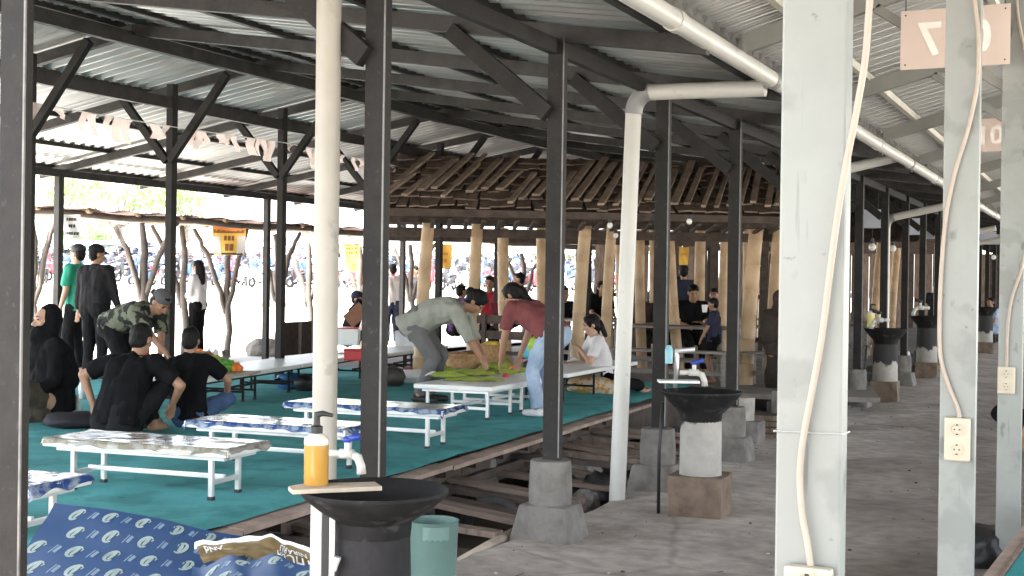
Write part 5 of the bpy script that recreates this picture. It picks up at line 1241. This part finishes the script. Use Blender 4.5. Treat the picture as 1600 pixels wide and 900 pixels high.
    if trousers:
        c = MB(); o_ = .014*s
        for q in (-1, 1): capsule(c, pel+V((q*.06, 0, .03))*s+t1*.06*s, pel+V((q*.07, -.01, -.02))*s, .102*s*g+o_*.5, .108*s*g+o_)
        for (Hh, K, A_) in ((hipL, kL, aL), (hipR, kR, aR)):
            e_ = lerp(Hh, K, .75) if shorts else K
            capsule(c, Hh, e_, .086*s*g+o_, (.062 if not shorts else .075)*s+o_, f1=shorts)
            if not shorts: capsule(c, K, lerp(K, A_, .97), .060*s+o_, .046*s+o_, f1=True)
        remesh(c, vox*1.1, trousers, 'trousers', root, 2, .016*s, 9, len(label)+3)
    if skirt:
        c = MB(); fc = (V(feet[0])+V(feet[1]))/2
        capsule(c, pel+t1*.05*s, lerp(pel, fc, .5), .14*s*g, .20*s); capsule(c, lerp(pel, fc, .5), fc+V((0, 0, .06)), .20*s, .23*s, f1=True)
        for K in (kL, kR): capsule(c, pel, K, .13*s, .10*s)
        for (K, A_) in ((kL, aL), (kR, aR)): capsule(c, K, A_, .10*s, .09*s)
        remesh(c, vox*1.4, skirt, 'skirt', root, 4, .02*s, 6, 2)
    if shoes:
        c = MB()
        for (K, A_) in ((kL, aL), (kR, aR)):
            sd_ = V((0, 1, 0)) if (A_-K).normalized().z < -.6 else (A_-K).normalized()
            capsule(c, A_+V((0, 0, -.032*s))-sd_*.035*s, A_+sd_*.165*s+V((0, 0, -.045*s)), .043*s, .033*s)
        remesh(c, vox, shoes, 'shoes', root, 2)
    if hijab:
        c = MB()
        ellip(c, H_((0, -.045, .022)), V((.108, .102, .126))*s, HM); capsule(c, H_((0, -.045, -.03)), neck+t2*.02*s, .095*s, .12*s)
        capsule(c, neck, sh-t2*.06*s, .11*s, .17*s); capsule(c, shL-t2*.01, shR-t2*.01, .088*s, .088*s)
        capsule(c, chest-side*.07*s-fw2*.02, mid-side*.09*s-fw2*.03, .15*s, .16*s); capsule(c, chest+side*.07*s-fw2*.02, mid+side*.09*s-fw2*.03, .15*s, .16*s)
        capsule(c, H_((-.06, -.015, -.145)), chest+fw2*.09*s, .042*s, .07*s); capsule(c, H_((.06, -.015, -.145)), chest+fw2*.09*s, .042*s, .07*s)
        remesh(c, vox*1.1, hijab, 'headscarf', root, 4, .012*s, 9, 4)
    elif hair:
        c = MB()
        ellip(c, H_((0, -.024, .046)), V((.085, .096, .088))*s, HM); ellip(c, H_((0, -.05, -.005)), V((.078, .062, .085))*s, HM)
        ellip(c, H_((0, .035, .092)), V((.058, .045, .028))*s, HM)
        if hair in ('bun', 'long', 'pony'):
            ellip(c, H_((0, -.02, .035)), V((.09, .10, .10))*s, HM)
        if hair == 'bun': ellip(c, H_((0, -.125, .01)), V((.045, .045, .05))*s, HM)
        if hair == 'pony': capsule(c, H_((0, -.11, .0)), H_((0, -.15, -.16)), .045*s, .028*s)
        if hair == 'long':
            capsule(c, H_((0, -.06, -.02)), H_((0, -.09, -.26)), .085*s, .07*s); capsule(c, H_((.06, -.04, 0)), H_((.07, -.05, -.2)), .04*s, .03*s); capsule(c, H_((-.06, -.04, 0)), H_((-.07, -.05, -.2)), .04*s, .03*s)
        remesh(c, vox*.9, M_hair, 'hair', root, 2, .006*s, 30, 6)
    if cap:
        c = MB(); f = -1 if cap_back else 1
        ellip(c, H_((0, -.016, .062)), V((.090, .104, .082))*s, HM)
        remesh(c, vox*.9, cap, 'cap', root, 2)
        br = MB(); br.grid(lambda u, v: H_(((u-.5)*.15*(1-.25*v), f*(.075+.085*v*math.sin(math.pi*(.2+.6*u))), .058-.018*v-.02*(2*u-1)**2)), 10, 5); nb_ = len(br.v); br.v += [tuple(V(p)-HM@V((0, 0, .005))) for p in br.v[:nb_]]; br.f += [[i+nb_ for i in q] for q in br.f[:]]; br.mi = [0]*len(br.f)
        br.build('visor', cap, root, smooth=True)
    if face and detail:
        for q in (-1, 1):
            e = MB(); ellip(e, H_((q*.031, .080, .010)), V((.0125, .008, .006))*s, HM); e.build('eye', M_eye, root, smooth=True)
            e = MB(); capsule(e, H_((q*.016, .090, .033)), H_((q*.048, .078, .034)), .004*s, .003*s, 6); e.build('eyebrow', M_hair, root, smooth=True)
        e = MB(); capsule(e, H_((-.02, .080, -.062)), H_((.02, .080, -.062)), .0065*s, .0065*s, 7); e.build('mouth', M_lip, root, smooth=True)
    return root
def cloth(nm, col, var=.2, **k): return mat(nm, col, .9, 0, var, 9, .35, 70, spec=.12, **k)
M_blk = cloth('black_cotton', (.007, .007, .0078), .3); M_blk2 = cloth('charcoal_cotton', (.014, .014, .015), .3)
M_camo = mat('camouflage_cloth', (.012, .014, .012), .88, 0, .2, 9, .3, 60, col2=(.15, .16, .11), lo=.47, hi=.53, detail=2)
M_sage = cloth('sage_shirt_cloth', (.31, .312, .272), .10); M_gtrs = cloth('grey_trouser_cloth', (.145, .14, .14), .15); M_maroon = cloth('maroon_cloth', (.19, .062, .062), .15)
M_jean = mat('light_denim', (.20, .28, .42), .85, 0, .2, 5, .3, 80, col2=(.42, .50, .62)); M_wht = cloth('white_shirt_cloth', (.70, .67, .68), .06); M_navy = cloth('navy_cloth', (.035, .038, .065), .2)
M_green = mat('green_jersey', (.01, .20, .13), .7, 0, .15, 4, .2, 50, col2=(.02, .34, .20)); M_brn = cloth('dark_brown_cloth', (.055, .042, .036), .2); M_redc = cloth('red_cloth', (.34, .03, .04), .15); M_olive = cloth('olive_brown_cloth', (.095, .08, .06), .3); M_gcap = cloth('grey_cap_cloth', (.10, .10, .105)); M_dkj = cloth('dark_jacket', (.022, .021, .023)); M_jdk = cloth('blue_jean_cloth', (.06, .10, .19))
def face_dir(lat, d): # yaw so that local +Y points to (lat right, d away) in the view
    v = Rv*lat+Fv*d; return math.atan2(-v.x, v.y)
def on(px, py, z=HP+.008): p = gp(px, py, z); return V((p.x, p.y, z))
def onat(px, d, z=HP+.008): p = at(px, 450, d); return V((p.x, p.y, z))
SIT = (0, 0, .115)
crossed = dict(feet=((.12, .30, .0), (-.12, .34, .0)), kp=((-1, .2, .5), (1, .2, .5)))
# 1 seated woman in black, looking left
person('woman seated on the carpet in a black headscarf and olive brown robe, looking left', onat(84, 11.2), face_dir(-.72, -.69), 1.80, (0, 0, .13), .05, .12, head=(-.05, .1), hands=((-.15, .3, .2), (.18, .3, .18)), **crossed, shirt=M_blk, sleeve='long', skirt=M_olive, hijab=M_blk, skin=M_skin_light, girth=1.25)
# 2 man in black, back towards the camera
person('man in a black T-shirt seated on the carpet with his back to the camera', onat(186, 10.0), face_dir(.35, .94), 1.70, (0, 0, .13), .30, .28, head=(.35, .1), hands=((-.36, .16, .22), (.26, .36, .24)), feet=((.08, .36, 0), (-.08, .40, 0)), kp=((-.55, .8, 1), (.55, .8, 1)), shirt=M_blk, trousers=M_blk2, girth=1.18, ep=((-1, -.3, .2), (1, -.3, .1)))
# 3 boy in black at his right
person('boy in a black T-shirt seated beside the man in black, leaning on his left arm', onat(299, 10.6), face_dir(.15, .98), 1.5, (0, 0, .13), .08, .22, tilt=-.10, head=(.10, .15), hands=((-.30, .02, .10), (.18, .36, .25)), **crossed, shirt=M_blk, trousers=M_jdk, girth=.95, ep=((-1, -.3, 0), (1, -.3, 0)))
# 4 man in camouflage reaching over the table
person('man in a camouflage shirt and grey backward cap leaning over the table to serve food', onat(183, 12.9), face_dir(.86, -.5), 1.68, (0, -.02, .77), 1.18, .22, head=(.75, .05), hands=((.02, .62, .36), (.05, .86, .40)), feet=((-.14, -.12, 0), (.14, .02, 0)), shirt=M_camo, sleeve='short', trousers=M_blk2, cap=M_gcap, cap_back=True, ep=((-.6, -.2, .1), (.6, -.2, .1)), girth=1.06)
# 5, 6 standing pair
person('man in a green jersey and black cap standing behind the man in the dark jacket', onat(121, 16.4), face_dir(-.95, .3), 1.66, shirt=M_green, sleeve='short', trousers=M_blk2, cap=M_black, hands=((-.24, .08, .82), (.24, .04, .80)), skin=M_skin_light)
person('man in a dark jacket and dark cap standing at the left edge of the platform', onat(149, 15.6), face_dir(.25, .95), 1.62, shirt=M_dkj, sleeve='long', trousers=M_blk2, cap=M_dkj, hands=((-.30, .10, .80), (.28, .10, .80)), head=(.1, -.6), girth=1.1)
# 7 woman with white shirt outside
person('woman in a white shirt with long black hair standing in the bright yard', onat(309, 20.6, .21), face_dir(-.9, .35), 1.52, shirt=M_wht, sleeve='long', trousers=M_blk, hair='long', hands=((-.12, .22, .95), (.14, .22, .95)), skin=M_skin_light)
# 8 bending man
pt_ = on(668, 628)
person('man in a sage green shirt and grey trousers bending over the food table', pt_, face_dir(.96, -.18), 1.72, (0, -.14, .81), 1.04, .40, head=(.95, .05), hands=((-.10, .58, .42), (.12, .62, .40)), feet=((-.10, .0, 0), (.14, -.06, 0)), kp=((0, 1, 0), (0, 1, 0)), shirt=M_sage, sleeve='mid', trousers=M_gtrs, hair='bun', girth=1.18, shirt_len=.12, vox=.009, ep=((-.5, -.5, .3), (.5, -.5, .3)), shoes=M_black)
# 9 woman in maroon
pt_ = on(851, 650)
person('woman in a maroon top and light blue jeans bending over the table', pt_, face_dir(-.72, .68), 1.58, (0, -.10, .78), .95, .2, head=(.6, .2), hands=((-.12, .50, .40), (.16, .52, .42)), feet=((-.10, .0, 0), (.12, .02, 0)), shirt=M_maroon, sleeve='short', trousers=M_jean, hair='pony', girth=1.1, shirt_len=.04, shoes=M_wht, ep=((-.6, -.3, .2), (.6, -.3, .2)), vox=.009)
# 10 girl in white eating
pt_ = onat(944, 14.8)
person('girl in a white shirt and black trousers seated on the carpet, eating at the table', pt_, face_dir(-.97, -.15), 1.60, (0, 0, .14), .10, .20, head=(.22, 0), hands=((-.08, .30, .50), (.10, .27, .50)), feet=((-.15, -.42, 0), (.10, -.46, 0)), kp=((-.35, 1, .2), (.5, 1, .1)), shirt=M_wht, sleeve='short', trousers=M_blk, hair='pony', skin=M_skin_light, vox=.009, ep=((-.7, -.2, -.8), (.7, -.2, -.8)), girth=.95)
# 11 child standing
person('child in a navy shirt standing at the bench under the pavilion', onat(1117, 17.0, .21), face_dir(-.9, .35), 1.14, pel=(0, 0, .58), shirt=M_navy, trousers=M_blk, shorts=True, hair='short', hands=((-.20, .16, .52), (.10, .22, .80)), feet=((-.08, 0, 0), (.08, .03, 0)), head=(.15, 0))
# 12.. seated people in the pavilion
def seated(label, px, d, z, fd, **k):
    kw = dict(H=1.62, pel=(0, 0, .55), lean=.12, bend=.2, feet=((-.12, .42, 0), (.12, .42, 0)), hands=((-.15, .40, .72), (.15, .40, .72)), trousers=M_blk2, vox=.014); kw.update(k)
    return person(label, onat(px, d, z), face_dir(*fd), **kw)
seated('man in a black shirt seated behind the long table under the pavilion, eating', 1079, 18.9, .21, (.1, -.99), shirt=M_blk, head=(.35, 0), girth=1.1)
seated('person with black hair seated deep in the pavilion behind the man in black', 1068, 22.8, .21, (-.6, .7), shirt=M_dkj, hair='long', H=1.7, pel=(0, 0, .65))
seated('person with a dark cap reading a brown clipboard beyond the cream drain pipe', 547, 20.5, .22, (.95, -.2), shirt=M_blk2, sleeve='long', cap=M_navy, hands=((-.1, .34, .85), (.12, .36, .88)), skin=M_skin_light, pel=(0, 0, .35), feet=((-.1, .4, 0), (.1, .4, 0)))
seated('person in a red top holding a board, seen left of the second bamboo post pair', 768, 20.8, .2, (-.2, -.97), shirt=M_redc, trousers=M_blk2, H=1.68, pel=(0, 0, .62))
seated('person in black seated behind the bamboo post left of the girl', 936, 23, .2, (.3, -.9), shirt=M_blk, hair='long', pel=(0, 0, .6))
seated('person in a dark shirt seated left of the maroon woman, far back', 822, 23.5, .2, (-.8, .1), shirt=M_dkj, H=1.7, pel=(0, 0, .7))
seated('dark clothed person bent low at the table behind the leaning drain pipe', 1012, 19.6, .2, (.5, -.8), shirt=M_brn, lean=.4, head=(.5, 0))
person('person in a white shirt standing in the yard beyond the thin dark post', onat(613, 25.5, .21), face_dir(-.5, .8), 1.62, shirt=M_wht, sleeve='long', trousers=M_navy, hair='short', vox=.014)
person('person in a navy striped shirt standing far behind the pavilion', onat(1068, 22.6, .18), face_dir(.1, .99), 1.72, shirt=M_navy, sleeve='short', trousers=M_blk, vox=.014)
person('person in a dark top standing among the branches beyond the hall', onat(648, 30, .21), face_dir(-.6, -.6), 1.66, shirt=M_dkj, trousers=M_wht, vox=.016)
person('woman in a long dark brown robe seated at the right end of the pavilion', onat(1219, 16.2, .2), face_dir(.4, .9), 1.62, (0, 0, .48), .05, .1, shirt=M_brn, sleeve='long', skirt=M_brn, hijab=M_brn, feet=((-.18, .35, 0), (.1, .35, 0)), hands=((-.2, .2, .5), (.2, .2, .5)))
person('person in a maroon shirt at the right edge of the picture on the small platform', onat(1668, 8.6, .41), face_dir(-.4, .9), 1.6, (0, 0, .13), .1, .1, hands=((-.25, .1, .15), (.25, .15, .2)), **crossed, shirt=M_redc, trousers=M_blk)
person('person in light blue jeans seated far down the aisle between the right posts', onat(1553, 31, .05), face_dir(-.8, -.3), 1.6, (0, 0, .5), .1, .1, feet=((-.12, .42, 0), (.12, .42, 0)), hands=((-.15, .35, .6), (.15, .35, .6)), shirt=M_jean, trousers=M_jean, vox=.014)
# brown clipboards, white board
t = thing('clipboard', 'brown clipboard held by the reader beyond the drain pipe', 'clipboard', at(556, 492, 20.0), R(YAW))
MB().box((0, 0, 0), (.34, .02, .24), Euler((0, R(-42), 0)), .004).build('board', mat('brown_board', (.20, .09, .05), .6), t)
t = thing('clipboard', 'dark red board held by the person in the red top', 'board', at(782, 479, 20.2), R(YAW)); MB().box((0, 0, 0), (.3, .02, .2), Euler((R(30), R(-12), 0)), .004).build('board', mat('dark_red_board', (.16, .03, .04), .6), t)
t = thing('paper_cup', 'white paper cup raised by the child at the bench', 'cup', at(1101, 488, 16.9)); MB().lathe([(0, 0), (.03, 0), (.042, .1), (.038, .1), (.0, .01)], 12).build('body', M_paper, t)
person('man in a dark shirt standing far down the aisle past the third basin', onat(1462, 33, 0), face_dir(-.3, -.9), 1.66, shirt=M_dkj, trousers=M_blk2, vox=.016)

for (lab, px, d_, fd, k) in (('person in a grey top seated at the far dark table in the pavilion', 1118, 21.6, (-.3, -.9), dict(shirt=M_gtrs)), ('person in a brown top seated with back turned deep in the pavilion', 1020, 20.9, (.2, .95), dict(shirt=M_brn, hair='long')), ('person in a white top seated far back between the right bamboo posts', 1147, 21.9, (-.8, .4), dict(shirt=M_wht)), ('person in black seated behind the pale wooden table, left of the leaning pipe', 876, 20.6, (.4, -.9), dict(shirt=M_blk)), ('person in a purple top seated at the back left of the pavilion', 712, 22, (.6, .5), dict(shirt=cloth('purple_cloth', (.10, .05, .14))))):
    seated(lab, px, d_, .2, fd, pel=(0, 0, .5), **k)
